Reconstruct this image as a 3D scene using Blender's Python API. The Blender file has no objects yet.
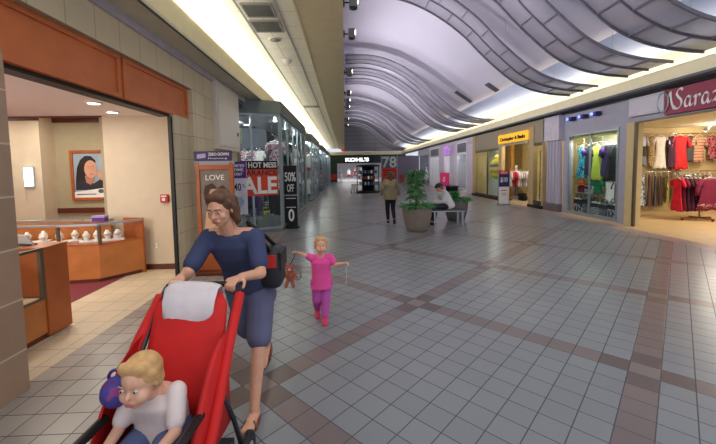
import bpy, bmesh, math, random
from mathutils import Vector, Matrix
random.seed(7)
S = bpy.context.scene
C = S.collection
PI = math.pi
V = Vector

# ------------------------------------------------------------------ mesh helpers
class MB:
    def __init__(s): s.v = []; s.f = []; s.sm = []
    def add(s, vs, fs, smooth=False):
        n = len(s.v); s.v += [V(v) for v in vs]
        s.f += [[i + n for i in f] for f in fs]; s.sm += [smooth] * len(fs)
        return s
    def box(s, x0, x1, y0, y1, z0, z1):
        x0, x1 = min(x0, x1), max(x0, x1); y0, y1 = min(y0, y1), max(y0, y1); z0, z1 = min(z0, z1), max(z0, z1)
        return s.add([(x0,y0,z0),(x1,y0,z0),(x1,y1,z0),(x0,y1,z0),(x0,y0,z1),(x1,y0,z1),(x1,y1,z1),(x0,y1,z1)],
              [[0,3,2,1],[4,5,6,7],[0,1,5,4],[1,2,6,5],[2,3,7,6],[3,0,4,7]])
    def obox(s, c, size, ax=(1,0,0), ay=(0,1,0)):
        c = V(c); ax = V(ax).normalized(); ay = V(ay).normalized(); az = ax.cross(ay)
        a, b, d = ax*size[0]/2, ay*size[1]/2, az*size[2]/2
        return s.add([c-a-b-d,c+a-b-d,c+a+b-d,c-a+b-d,c-a-b+d,c+a-b+d,c+a+b+d,c-a+b+d],
              [[0,3,2,1],[4,5,6,7],[0,1,5,4],[1,2,6,5],[2,3,7,6],[3,0,4,7]])
    def loft(s, rings, cap=True, smooth=True, closed=True):
        n = len(rings[0]); vs = [v for r in rings for v in r]; fs = []
        for i in range(len(rings)-1):
            for j in range(n if closed else n-1):
                k = (j+1) % n
                fs.append([i*n+j, i*n+k, (i+1)*n+k, (i+1)*n+j])
        if cap and closed:
            fs.append(list(range(n))[::-1]); fs.append([(len(rings)-1)*n+j for j in range(n)])
        return s.add(vs, fs, smooth)
    def cyl(s, p0, p1, r0, r1=None, n=12, smooth=True):
        r1 = r0 if r1 is None else r1
        p0, p1 = V(p0), V(p1); d = (p1-p0).normalized()
        a = d.orthogonal().normalized(); b = d.cross(a)
        rg = [[p+(a*math.cos(t*2*PI/n)+b*math.sin(t*2*PI/n))*r for t in range(n)] for p, r in ((p0,r0),(p1,r1))]
        return s.loft(rg, True, smooth)
    def caps(s, p0, p1, r0, r1=None, n=12):
        r1 = r0 if r1 is None else r1
        p0, p1 = V(p0), V(p1); d = (p1-p0)
        d = d.normalized() if d.length > 1e-6 else V((0,0,1))
        a = d.orthogonal().normalized(); b = d.cross(a); rg = []
        for k in range(5):
            t = PI/2*(k/4.0); t = max(t, .12); rg.append((p0-d*r0*math.cos(t), r0*math.sin(t)))
        for k in range(5):
            t = PI/2*(1-k/4.0); t = max(t, .12); rg.append((p1+d*r1*math.cos(t), r1*math.sin(t)))
        return s.loft([[c+(a*math.cos(q*2*PI/n)+b*math.sin(q*2*PI/n))*r for q in range(n)] for c, r in rg], True, True)
    def tube(s, pts, r, n=8, cap=True):
        pts = [V(p) for p in pts]; rs = r if isinstance(r, (list, tuple)) else [r]*len(pts); rings = []; a = None
        for i, p in enumerate(pts):
            d = (pts[min(i+1, len(pts)-1)]-pts[max(i-1, 0)]).normalized()
            a = d.orthogonal().normalized() if a is None else (a-d*a.dot(d)).normalized()
            b = d.cross(a)
            rings.append([p+(a*math.cos(t*2*PI/n)+b*math.sin(t*2*PI/n))*rs[i] for t in range(n)])
        return s.loft(rings, cap, True)
    def lathe(s, prof, c=(0,0,0), n=32, cap=True):
        c = V(c)
        return s.loft([[c+V((r*math.cos(t*2*PI/n), r*math.sin(t*2*PI/n), z)) for t in range(n)] for r, z in prof], cap, True)
    def ell(s, c, r, n=16, m=10, ax=None):
        c = V(c); M = ax or Matrix.Identity(3); rg = []
        for i in range(m+1):
            t = max(.03, min(PI-.03, PI*i/m))
            rg.append([c+M@V((r[0]*math.sin(t)*math.cos(q*2*PI/n), r[1]*math.sin(t)*math.sin(q*2*PI/n), -r[2]*math.cos(t))) for q in range(n)])
        return s.loft(rg, True, True)
    def prism(s, pts, z0, z1):
        n = len(pts)
        return s.add([(x,y,z0) for x,y in pts]+[(x,y,z1) for x,y in pts],
              [list(range(n))[::-1], [n+i for i in range(n)]]+[[i,(i+1)%n,n+(i+1)%n,n+i] for i in range(n)])
    def poly(s, pts, o, ax, ay, t=.004, z=0.0):            # thin raised shape on a plane
        o, ax, ay = V(o), V(ax), V(ay); an = ax.cross(ay); n = len(pts)
        return s.add([o+ax*x+ay*y+an*z for x,y in pts]+[o+ax*x+ay*y+an*(z+t) for x,y in pts],
              [list(range(n))[::-1], [n+i for i in range(n)]]+[[i,(i+1)%n,n+(i+1)%n,n+i] for i in range(n)])
ORG = {}
def link(name, me, m, parent=None):
    o = bpy.data.objects.new(name, me); C.objects.link(o)
    if m is not None: me.materials.append(m)
    if parent is not None: o.parent = parent
    return o
def org(p):
    while p is not None:
        if p.name in ORG: return ORG[p.name]
        p = p.parent
    return V((0,0,0))
def obj(name, mb, m, parent=None, base=None, bevel=0, kind=None, local=False):
    """link the mesh; world coordinates in, shifted to the origin of its thing (or to base)"""
    off = V((0,0,0)) if local else (org(parent) if parent is not None else V(base) if base is not None else V((0,0,0)))
    me = bpy.data.meshes.new(name)
    me.from_pydata([tuple(v-off) for v in mb.v], [], mb.f); me.update()
    me.polygons.foreach_set('use_smooth', mb.sm)
    bm = bmesh.new(); bm.from_mesh(me); bmesh.ops.recalc_face_normals(bm, faces=bm.faces); bm.to_mesh(me); bm.free()
    o = link(name, me, m, parent)
    if parent is None: o.location = off; ORG[o.name] = off
    if bevel:
        b = o.modifiers.new('bevel', 'BEVEL'); b.width = bevel; b.segments = 2; b.limit_method = 'ANGLE'
    if kind: o['kind'] = kind
    return o
def tag(o, label, cat, group=None):
    o['label'] = label; o['category'] = cat
    if group: o['group'] = group
    return o
def thing(name, label, cat, loc=(0,0,0), group=None):
    o = bpy.data.objects.new(name, None); C.objects.link(o); o.location = loc; o.empty_display_size = .1
    ORG[o.name] = V(loc); return tag(o, label, cat, group)
def struct(name, mb, m, parent=None, bevel=0):
    o = obj(name, mb, m, parent, bevel=bevel)
    if parent is None: o['kind'] = 'structure'
    return o
def dup(root, loc, rotz=0, label=None, group=None):
    r = root.copy(); C.objects.link(r); r.location = loc; r.rotation_euler = (0,0,rotz); ORG[r.name] = V(loc)
    if label: r['label'] = label
    if group: r['group'] = group
    for ch in list(root.children):
        c = ch.copy(); C.objects.link(c); c.parent = r
        for g in list(ch.children):
            d = g.copy(); C.objects.link(d); d.parent = c
    return r
def text(name, s, m, parent, o, ax, ay, w, h, t=.01, bold=0.0, shear=0.0, z=0.0):
    """raised lettering fitted in a w x h box, lower left corner o"""
    cu = bpy.data.curves.new(name, 'FONT'); cu.body = s; cu.size = 1; cu.offset = bold; cu.shear = shear; cu.resolution_u = 4
    cu.extrude = .02
    to = bpy.data.objects.new(name, cu); C.objects.link(to)
    bpy.context.view_layer.update()
    me = bpy.data.meshes.new_from_object(to.evaluated_get(bpy.context.evaluated_depsgraph_get()))
    bpy.data.objects.remove(to)
    xs = [v.co.x for v in me.vertices]; ys = [v.co.y for v in me.vertices]
    x0, x1, y0, y1 = min(xs), max(xs), min(ys), max(ys)
    o, ax, ay = V(o)-org(parent), V(ax).normalized(), V(ay).normalized(); an = ax.cross(ay)
    for v in me.vertices:
        x, y, zz = v.co
        v.co = o+ax*((x-x0)/(x1-x0)*w)+ay*((y-y0)/(y1-y0)*h)+an*(z+(t if zz > 0 else 0))
    me.materials.clear(); me.update()
    return link(name, me, m, parent)
def remesh(o, vox, it=4, fac=.5):
    r = o.modifiers.new('remesh', 'REMESH'); r.mode = 'VOXEL'; r.voxel_size = vox; r.use_smooth_shade = True
    if it:
        k = o.modifiers.new('smooth', 'SMOOTH'); k.iterations = it; k.factor = fac
    return o

# ------------------------------------------------------------------ materials
MC = {}
def new_mat(name):
    m = bpy.data.materials.new(name); m.use_nodes = True
    nt = m.node_tree; return m, nt, nt.nodes['Principled BSDF']
def srgb(c):
    return tuple((x/12.92 if x <= .04045 else ((x+.055)/1.055)**2.4) for x in (v/255.0 for v in c))+(1,)
def mat(name, c, rough=.6, metal=0.0, var=.10, scale=6.0, emit=0.0, ecol=None, bump=0.0, spec=.4):
    """c in 0-255 sRGB; colour varied a little by noise"""
    if name in MC: return MC[name]
    m, nt, b = new_mat(name); L = srgb(c)
    tc = nt.nodes.new('ShaderNodeTexCoord'); nz = nt.nodes.new('ShaderNodeTexNoise'); nz.inputs['Scale'].default_value = scale
    nz.inputs['Detail'].default_value = 3
    rp = nt.nodes.new('ShaderNodeValToRGB')
    rp.color_ramp.elements[0].position = .3; rp.color_ramp.elements[1].position = .7
    rp.color_ramp.elements[0].color = tuple(x*(1-var) for x in L[:3])+(1,)
    rp.color_ramp.elements[1].color = tuple(min(1, x*(1+var)) for x in L[:3])+(1,)
    nt.links.new(tc.outputs['Object'], nz.inputs['Vector']); nt.links.new(nz.outputs['Fac'], rp.inputs['Fac'])
    nt.links.new(rp.outputs['Color'], b.inputs['Base Color'])
    b.inputs['Roughness'].default_value = rough; b.inputs['Metallic'].default_value = metal
    b.inputs['Specular IOR Level'].default_value = spec
    if bump:
        bp = nt.nodes.new('ShaderNodeBump'); bp.inputs['Strength'].default_value = bump; bp.inputs['Distance'].default_value = .01
        nt.links.new(nz.outputs['Fac'], bp.inputs['Height']); nt.links.new(bp.outputs['Normal'], b.inputs['Normal'])
    if emit:
        b.inputs['Emission Color'].default_value = srgb(ecol or c); b.inputs['Emission Strength'].default_value = emit
    MC[name] = m; return m
def pat(name, cols, kind='noise', scale=8.0, rough=.8, dist=2.0, axis=None):
    """patterned cloth: constant bands of the given colours over noise, waves or cells"""
    if name in MC: return MC[name]
    m, nt, b = new_mat(name); tc = nt.nodes.new('ShaderNodeTexCoord')
    if kind == 'wave':
        tx = nt.nodes.new('ShaderNodeTexWave'); tx.inputs['Scale'].default_value = scale; tx.inputs['Distortion'].default_value = dist
        tx.bands_direction = axis or 'Z'; out = tx.outputs['Fac']
    elif kind == 'cell':
        tx = nt.nodes.new('ShaderNodeTexVoronoi'); tx.inputs['Scale'].default_value = scale; sp = nt.nodes.new('ShaderNodeSeparateColor')
        nt.links.new(tx.outputs['Color'], sp.inputs[0]); out = sp.outputs[0]
    elif kind == 'grad':
        sx = nt.nodes.new('ShaderNodeSeparateXYZ'); nt.links.new(tc.outputs['Generated'], sx.inputs[0]); out = sx.outputs['Z']; tx = None
    else:
        tx = nt.nodes.new('ShaderNodeTexNoise'); tx.inputs['Scale'].default_value = scale; tx.inputs['Detail'].default_value = 2
        mr = nt.nodes.new('ShaderNodeMapRange'); mr.inputs[1].default_value = .3; mr.inputs[2].default_value = .7
        nt.links.new(tx.outputs['Fac'], mr.inputs[0]); out = mr.outputs[0]
    if tx: nt.links.new(tc.outputs['Object'], tx.inputs['Vector'])
    rp = nt.nodes.new('ShaderNodeValToRGB'); rp.color_ramp.interpolation = 'CONSTANT'; n = len(cols)
    while len(rp.color_ramp.elements) < n: rp.color_ramp.elements.new(.5)
    for i, c in enumerate(cols):
        rp.color_ramp.elements[i].position = i/n
    for i, c in enumerate(cols): rp.color_ramp.elements[i].color = srgb(c)
    nt.links.new(out, rp.inputs['Fac']); nt.links.new(rp.outputs['Color'], b.inputs['Base Color'])
    b.inputs['Roughness'].default_value = rough
    MC[name] = m; return m
class NB:
    """tiny node-expression builder"""
    def __init__(s, nt): s.nt = nt
    def m(s, op, a, b=None, c=None):
        n = s.nt.nodes.new('ShaderNodeMath'); n.operation = op
        for i, x in enumerate((a, b, c)):
            if x is None: continue
            if isinstance(x, (int, float)): n.inputs[i].default_value = x
            else: s.nt.links.new(x, n.inputs[i])
        return n.outputs[0]
    def mix(s, f, a, b):
        n = s.nt.nodes.new('ShaderNodeMix'); n.data_type = 'RGBA'
        for k, x in ((0, f), (6, a), (7, b)):
            if isinstance(x, tuple): n.inputs[k].default_value = x
            elif isinstance(x, (int, float)): n.inputs[k].default_value = x
            else: s.nt.links.new(x, n.inputs[k])
        return n.outputs[2]
def floor_mat():
    m, nt, b = new_mat('mall_floor_tiles'); e = NB(nt); M = e.m
    g = nt.nodes.new('ShaderNodeNewGeometry'); sx = nt.nodes.new('ShaderNodeSeparateXYZ'); nt.links.new(g.outputs['Position'], sx.inputs[0])
    x, y = sx.outputs[0], sx.outputs[1]
    T = 2.2238/11; q = math.sqrt(.5)/T
    dx = M('SUBTRACT', x, 2.445); dy = M('SUBTRACT', y, 5.81)
    u = M('ADD', M('MULTIPLY', M('SUBTRACT', dx, dy), q), .5); v = M('ADD', M('MULTIPLY', M('ADD', dx, dy), q), .5)
    # borders laid square to the walls
    sq = M('ADD', M('LESS_THAN', x, -1.62), M('GREATER_THAN', x, 7.15))
    u2 = M('DIVIDE', x, T); v2 = M('DIVIDE', y, T)
    def sel(a, c): return M('ADD', M('MULTIPLY', a, M('SUBTRACT', 1, sq)), M('MULTIPLY', c, sq))
    uu, vv = sel(u, u2), sel(v, v2)
    iu, iv = M('FLOOR', uu), M('FLOOR', vv); fu, fv = M('FRACT', uu), M('FRACT', vv)
    def edge(f):
        d = M('MINIMUM', f, M('SUBTRACT', 1, f)); return M('LESS_THAN', d, .019)
    grout = M('MAXIMUM', edge(fu), edge(fv))
    def md(i): return M('SUBTRACT', i, M('MULTIPLY', M('FLOOR', M('DIVIDE', i, 11.0)), 11.0))
    def eq(a, k): return M('COMPARE', a, k, .3)
    mu, mv = md(iu), md(iv); bu, bv = eq(mu, 0), eq(mv, 0)
    nu, nv = M('ADD', eq(mu, 1), eq(mu, 10)), M('ADD', eq(mv, 1), eq(mv, 10))
    band = M('MAXIMUM', bu, bv); cen = M('MULTIPLY', bu, bv)
    near = M('MAXIMUM', M('MULTIPLY', bu, nv), M('MULTIPLY', bv, nu))
    cx = nt.nodes.new('ShaderNodeCombineXYZ'); nt.links.new(iu, cx.inputs[0]); nt.links.new(iv, cx.inputs[1])
    wn = nt.nodes.new('ShaderNodeTexWhiteNoise'); nt.links.new(cx.outputs[0], wn.inputs['Vector'])
    nz = nt.nodes.new('ShaderNodeTexNoise'); nz.inputs['Scale'].default_value = .45; nt.links.new(g.outputs['Position'], nz.inputs['Vector'])
    c = e.mix(wn.outputs[0], srgb((126,129,132)), srgb((133,136,138)))
    c = e.mix(band, c, e.mix(wn.outputs[0], srgb((114,102,100)), srgb((122,108,106))))
    c = e.mix(near, c, srgb((98,84,82)))
    c = e.mix(cen, c, srgb((124,114,110)))
    lb = M('LESS_THAN', x, -1.62)
    c = e.mix(lb, c, e.mix(wn.outputs[0], srgb((146,136,126)), srgb((164,154,143))))
    rb = M('GREATER_THAN', x, 7.15)
    c = e.mix(rb, c, e.mix(wn.outputs[0], srgb((158,134,130)), srgb((170,146,142))))
    c = e.mix(M('MULTIPLY', nz.outputs[0], .14), c, srgb((128,116,110)))
    c = e.mix(grout, c, srgb((80,79,80)))
    nt.links.new(c, b.inputs['Base Color'])
    nt.links.new(M('ADD', M('MULTIPLY', grout, .4), .28), b.inputs['Roughness'])
    b.inputs['Specular IOR Level'].default_value = .35
    bp = nt.nodes.new('ShaderNodeBump'); bp.inputs['Strength'].default_value = .25; bp.inputs['Distance'].default_value = .004
    nt.links.new(M('SUBTRACT', 1, grout), bp.inputs['Height']); nt.links.new(bp.outputs[0], b.inputs['Normal'])
    return m
def grid_mat(name, c, gc, sx_, sz_, w=.02, rough=.5, var=.12, axes=('Y','Z'), off=(0,0)):
    """square-set tiles on a flat face; axes tell which world axes the grid follows"""
    m, nt, b = new_mat(name); e = NB(nt); M = e.m
    g = nt.nodes.new('ShaderNodeNewGeometry'); sx = nt.nodes.new('ShaderNodeSeparateXYZ'); nt.links.new(g.outputs['Position'], sx.inputs[0])
    ix = {'X':0,'Y':1,'Z':2}
    a = M('ADD', M('DIVIDE', sx.outputs[ix[axes[0]]], sx_), off[0]+50) if axes[0] != 'XY' else None
    d = M('ADD', M('DIVIDE', sx.outputs[ix[axes[1]]], sz_), off[1]+50)
    fa, fd = M('FRACT', a), M('FRACT', d)
    def edge(f, k): return M('LESS_THAN', M('MINIMUM', f, M('SUBTRACT', 1, f)), k)
    gr = M('MAXIMUM', edge(fa, w/sx_/2), edge(fd, w/sz_/2))
    cx = nt.nodes.new('ShaderNodeCombineXYZ'); nt.links.new(M('FLOOR', a), cx.inputs[0]); nt.links.new(M('FLOOR', d), cx.inputs[1])
    wn = nt.nodes.new('ShaderNodeTexWhiteNoise'); nt.links.new(cx.outputs[0], wn.inputs['Vector'])
    nz = nt.nodes.new('ShaderNodeTexNoise'); nz.inputs['Scale'].default_value = 9; nz.inputs['Detail'].default_value = 5
    nt.links.new(g.outputs['Position'], nz.inputs['Vector'])
    L = srgb(c)
    f = M('ADD', M('MULTIPLY', wn.outputs[0], .5), M('MULTIPLY', nz.outputs[0], .5))
    col = e.mix(f, tuple(x*(1-var) for x in L[:3])+(1,), tuple(min(1, x*(1+var)) for x in L[:3])+(1,))
    col = e.mix(gr, col, srgb(gc))
    nt.links.new(col, b.inputs['Base Color']); b.inputs['Roughness'].default_value = rough
    return m
def glass(name, tint=(1,1,1), amount=.86, rough=.03):
    m = bpy.data.materials.new(name); m.use_nodes = True; nt = m.node_tree; nt.nodes.clear()
    o = nt.nodes.new('ShaderNodeOutputMaterial'); t = nt.nodes.new('ShaderNodeBsdfTransparent'); gl = nt.nodes.new('ShaderNodeBsdfGlossy')
    t.inputs[0].default_value = tint+(1,); gl.inputs['Roughness'].default_value = rough
    lw = nt.nodes.new('ShaderNodeLayerWeight'); lw.inputs[0].default_value = .5
    e = NB(nt); k = e.m('ADD', e.m('MULTIPLY', e.m('POWER', lw.outputs['Facing'], 5.0), .2), (1-amount)*.2)
    mx = nt.nodes.new('ShaderNodeMixShader'); nt.links.new(k, mx.inputs[0]); nt.links.new(t.outputs[0], mx.inputs[1]); nt.links.new(gl.outputs[0], mx.inputs[2])
    nt.links.new(mx.outputs[0], o.inputs[0]); return m
def mesh_mat(name, c, clear):
    """fine perforated sheet: partly see-through"""
    m = bpy.data.materials.new(name); m.use_nodes = True; nt = m.node_tree; b = nt.nodes['Principled BSDF']; o = nt.nodes['Material Output']
    b.inputs['Base Color'].default_value = srgb(c); b.inputs['Roughness'].default_value = .6
    t = nt.nodes.new('ShaderNodeBsdfTransparent'); mx = nt.nodes.new('ShaderNodeMixShader'); mx.inputs[0].default_value = clear
    nt.links.new(b.outputs[0], mx.inputs[1]); nt.links.new(t.outputs[0], mx.inputs[2]); nt.links.new(mx.outputs[0], o.inputs[0]); return m

M_floor = floor_mat()
M_tileL = grid_mat('stone_wall_tile', (208,194,162), (166,152,128), .40, .40, .012, axes=('Y','Z'), off=(.35,.25))
M_pier = grid_mat('brown_pier_tile', (160,132,108), (196,178,156), 3.0, .40, .014, axes=('Y','Z'), off=(0,.18), var=.2)
M_soffit = grid_mat('soffit_tile', (240,238,228), (186,184,176), .61, .61, .012, axes=('X','Y'), off=(.25,.1), var=.03, rough=.9)
M_cream = mat('cream_paint', (226,216,180), .8, var=.03)
M_beige = mat('beige_soffit_paint', (236,224,186), .8, var=.04)
M_vault = mat('vault_paint', (204,199,214), .9, var=.03, scale=.6)
M_bluestrip = mat('vault_edge_cove_glow', (196,204,230), .9, var=.02)  # brightening from the cove light put into this strip's colour
M_tymp = grid_mat('tympanum', (150,148,152), (120,118,122), 4.0, .55, .06, axes=('X','Z'), var=.05)
M_cornice = mat('grey_cornice', (104,106,108), .6, var=.05)
M_corniceL = mat('greygreen_cornice', (196,194,174), .6, var=.05)
M_wallR = mat('grey_storefront_paint', (164,162,174), .7, var=.04)
M_white = mat('white_paint', (226,224,228), .6, var=.02)
M_header = mat('header_wood', (206,114,62), .4, var=.12, scale=3)
M_wood = mat('orange_wood', (166,88,42), .35, var=.14, scale=3)
M_wood2 = mat('honey_wood', (182,112,56), .35, var=.14, scale=4)
M_darkwood = mat('dark_red_wood', (92,42,26), .4, var=.12)
M_black = mat('black_metal', (26,26,28), .5, var=.1)
M_darkgrey = mat('dark_grey_fascia', (108,118,114), .5, var=.06)
M_steel = mat('brushed_steel', (176,180,184), .3, .8, var=.05)
M_alu = mat('aluminium_frame', (150,160,164), .35, .5, var=.05)
M_bronze = mat('bronze_frame', (98,86,70), .4, .4, var=.05)
M_glass = glass('store_glass', (.93,.97,.96), .90)
M_caseglass = glass('case_glass', (.97,.98,.98), .93)
M_storewall = mat('jewelry_wall_paint', (206,190,164), .8, var=.03)
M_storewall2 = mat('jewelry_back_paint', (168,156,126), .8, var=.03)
M_storeceil = mat('jewelry_ceiling', (244,240,234), .9, var=.02)
M_carpet = mat('maroon_carpet', (120,48,56), .95, var=.2, scale=60)
M_creamtile = grid_mat('cream_floor_tile', (206,188,158), (150,136,116), .305, .305, .008, axes=('X','Y'), var=.08)
M_lamp = mat('lamp_glow', (255,248,235), .5, emit=9)
M_lampsoft = mat('lamp_soft_glow', (255,248,235), .5, emit=3)
M_tan = mat('tan_store_paint', (206,184,132), .8, var=.04)
M_tanfloor = mat('tan_wood_floor', (196,164,116), .5, var=.08, scale=4)
M_paper = mat('white_card', (236,234,230), .6, var=.02)
M_red = mat('red_print', (206,44,36), .6, var=.05)
M_ink = mat('black_print', (26,24,26), .6, var=.05)
M_purple = mat('purple_print', (84,44,124), .6, var=.06)
M_plastic = mat('white_plastic', (230,228,220), .4, var=.02)
M_skin = mat('skin', (222,164,132), .55, var=.06, scale=20)
M_chrome = mat('chrome', (200,200,204), .15, 1.0, var=.02)

X_, Y_, Z_, NX, NY = V((1,0,0)), V((0,1,0)), V((0,0,1)), V((-1,0,0)), V((0,-1,0))
XL, XR, YE = -2.6, 7.9, 46.0

# ------------------------------------------------------------------ setting: floor, walls, ceiling
struct('floor', MB().box(-2.62, 7.56, -3, YE+.2, -.2, 0).box(-3.2, -2.62, 8.0, YE, -.2, 0), M_floor)
struct('floor', MB().box(-3.62, -2.62, -1, 8.0, -.2, 0), M_creamtile)
struct('floor', MB().box(-9.5, -3.62, -1, 9.0, -.2, .004), M_carpet)
struct('floor', MB().box(7.56, 15.5, 3, 12.4, -.2, 0), M_tanfloor)
struct('floor', MB().box(7.56, 12.0, 12.4, 37, -.2, 0), mat('pale_wood_floor', (176,158,130), .5, var=.08))
struct('floor', MB().box(-8, -3.2, 8.2, YE, -.2, 0), mat('grey_shop_floor', (124,128,130), .4, var=.08))
struct('floor', MB().box(-6, 9, YE+.2, 66, -.2, 0), mat('pale_store_floor', (206,206,212), .3, var=.04))

# left side: stone clad wall with the jewelry shop opening
w = MB().box(XL-.35, XL+.07, -1, 2.74, 0, 2.62)
struct('wall_left', w, M_pier)
w = MB().box(XL-.14, XL-.08, 5.62, 6.15, 0, 2.60).box(XL-.14, XL, 6.15, 7.1, 0, 3.56).box(XL-.35, XL, 5.62, 6.15, 3.10, 3.56).box(XL-.35, XL, -1, 5.62, 3.10, 3.56).box(XL-.35, XL, -1, 2.74, 2.62, 3.10)
struct('wall_left', w, M_tileL)
struct('wall_left', MB().box(XL-.6, XL-.06, 7.1, 8.75, 0, 3.56), mat('beige_wall_paint', (196,184,148), .8, var=.04))
# orange wood header over the opening
hd = MB().box(XL-.3, XL-.10, 2.74, 6.15, 2.60, 3.10)
H = struct('trim_1', hd, M_header)
pn = MB()
for a, b in ((2.74, 4.36), (4.42, 6.15)):
    pn.box(XL-.1, XL-.075, a, b, 2.60, 2.655).box(XL-.1, XL-.075, a, b, 3.05, 3.10)
    pn.box(XL-.1, XL-.075, a, a+.05, 2.655, 3.05).box(XL-.1, XL-.075, b-.05, b, 2.655, 3.05)
struct('moulding', pn, M_header, H)
struct('trim_2', MB().box(XL-.30, XL-.14, 2.74, 5.62, 2.56, 2.60), M_black)
struct('trim_2', MB().box(XL-.15, XL-.10, 5.57, 5.62, 0, 2.56), M_black)

# left ledge (light cove), soffit
struct('trim_3', MB().box(-2.6, -2.2, -1, YE, 3.56, 3.62), M_corniceL)
struct('trim_3', MB().box(-2.24, -2.2, -1, YE, 3.62, 3.92), M_cream)
struct('trim_3', MB().box(-2.66, -2.55, -1, YE, 3.46, 3.56), mat('purple_grey_moulding', (184,176,186), .6))
struct('trim_3', MB().box(-2.205, -2.19, -1, YE, 3.545, 3.57), M_black)
struct('wall_left', MB().box(-2.72, -2.6, -1, YE, 3.56, 4.5), M_cream)
struct('ceiling', MB().box(-2.62, -.70, 1.5, YE, 4.35, 4.45), M_soffit)
struct('ceiling', MB().box(-.72, .02, 1.5, YE, 4.27, 4.6), M_beige)
struct('trim_4', MB().box(-.735, -.715, 1.5, YE, 4.262, 4.30), M_cream)
rl = MB()
for x in (-1.69, -1.05): rl.box(x-.012, x+.012, 1.5, YE, 4.338, 4.35)
struct('trim_4', rl, mat('soffit_rail', (178,178,174), .6))

# vault over the walkway: S-shaped section, swept along the walkway
def spl(pts, x):
    n = len(pts)
    for i in range(n-1):
        if x <= pts[i+1][0] or i == n-2:
            p0, p1, p2, p3 = pts[max(i-1,0)], pts[i], pts[i+1], pts[min(i+2,n-1)]
            h = p2[0]-p1[0]; t = (x-p1[0])/h
            m1 = (p2[1]-p0[1])/(p2[0]-p0[0])*h; m2 = (p3[1]-p1[1])/(p3[0]-p1[0])*h
            return (2*t**3-3*t**2+1)*p1[1]+(t**3-2*t**2+t)*m1+(-2*t**3+3*t**2)*p2[1]+(t**3-t**2)*m2
RIB = [(.1,6.97),(1.11,6.98),(1.83,6.86),(2.48,6.62),(3.14,6.25),(3.8,5.75),(4.3,5.25),(4.9,4.72),(5.3,4.42),(5.87,4.15),(6.5,4.0),(7.2,3.93)]
VLT = [(-.4,7.75),(1.5,7.6),(3.0,7.15),(4.5,6.3),(5.6,5.52),(6.6,4.86)]
def sweep(prof, y0, y1, t, ny=1):
    mb = MB(); n = len(prof)
    for k in (0, 1):
        pass
    rings = []
    for y in (y0, y1):
        rings.append([V((x,y,z)) for x,z in prof]+[V((x,y,z+t)) for x,z in reversed(prof)])
    mb.loft(rings, True, True); return mb
vp = [(x, spl(VLT, x)) for x in [-.4+7.0*i/24 for i in range(25)]]
struct('ceiling', sweep(vp, 2.2, YE, .12), M_vault)
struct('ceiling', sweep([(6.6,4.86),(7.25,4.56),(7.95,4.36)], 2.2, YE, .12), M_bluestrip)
struct('wall_left', MB().box(-.1, .0, 2.2, YE, 4.6, 7.9), M_vault)
# dark slots in the vault
for (x0, x1, y) in ((3.3, 4.35, 11.6), (4.9, 5.6, 11.9)):
    pass
struct('wall_end', MB().box(-.2, 8.2, YE, YE+.2, 3.95, 8), M_tymp)
struct('trim_5', MB().box(-2.6, 8.0, YE-.5, YE-.05, 3.50, 3.90), M_cream)

# right ledge and wall
struct('trim_6', MB().box(7.46, 7.9, 2.2, YE, 3.56, 3.62), M_cornice)
struct('trim_6', MB().box(7.46, 7.50, 2.2, YE, 3.62, 3.90), M_cream)
struct('trim_6', MB().box(7.45, 7.462, 2.2, YE, 3.53, 3.565), M_black)
struct('trim_6', MB().box(7.80, 7.9, 2.2, YE, 3.50, 3.565), M_cornice)
struct('wall_right', MB().box(7.9, 8.05, 2.2, YE, 3.5, 4.42), M_cream)

# wall behind the far end
# ------------------------------------------------------------------ ceiling fittings
M_slot = mat('dark_slot', (84,80,92), .7)
def sloped(x0, x1, y, w, name, label):
    sl = MB(); pts = [(x, spl(VLT, x)-.012) for x in (x0, (x0+x1)/2, x1)]
    sl.loft([[V((x,yy,z)) for x,z in pts]+[V((x,yy,z-.02)) for x,z in reversed(pts)] for yy in (y-w/2, y+w/2)], True, False)
    c = V((x0, y, pts[0][1])); t = thing('air_slot', label, 'vent', c, 'air slots in the vault')
    obj('frame', sl, mat('slot_frame', (120,116,128), .6), t)
    gr = MB()
    for k in range(4):
        a = y-w/2+.06+k*(w-.12)/3.0
        q = [(x, z-.024) for x,z in pts]
        gr.loft([[V((x,yy,z)) for x,z in q]+[V((x,yy,z-.008)) for x,z in reversed(q)] for yy in (a-.04, a+.04)], True, False)
    obj('louvre', gr, M_slot, t)
sloped(5.62, 6.42, 17.5, .42, 'air_slot', 'longer dark air slot in the pale vault, the farther one')
sloped(6.05, 6.52, 14.7, .42, 'air_slot', 'shorter dark air slot in the pale vault, the nearer one')

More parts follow.
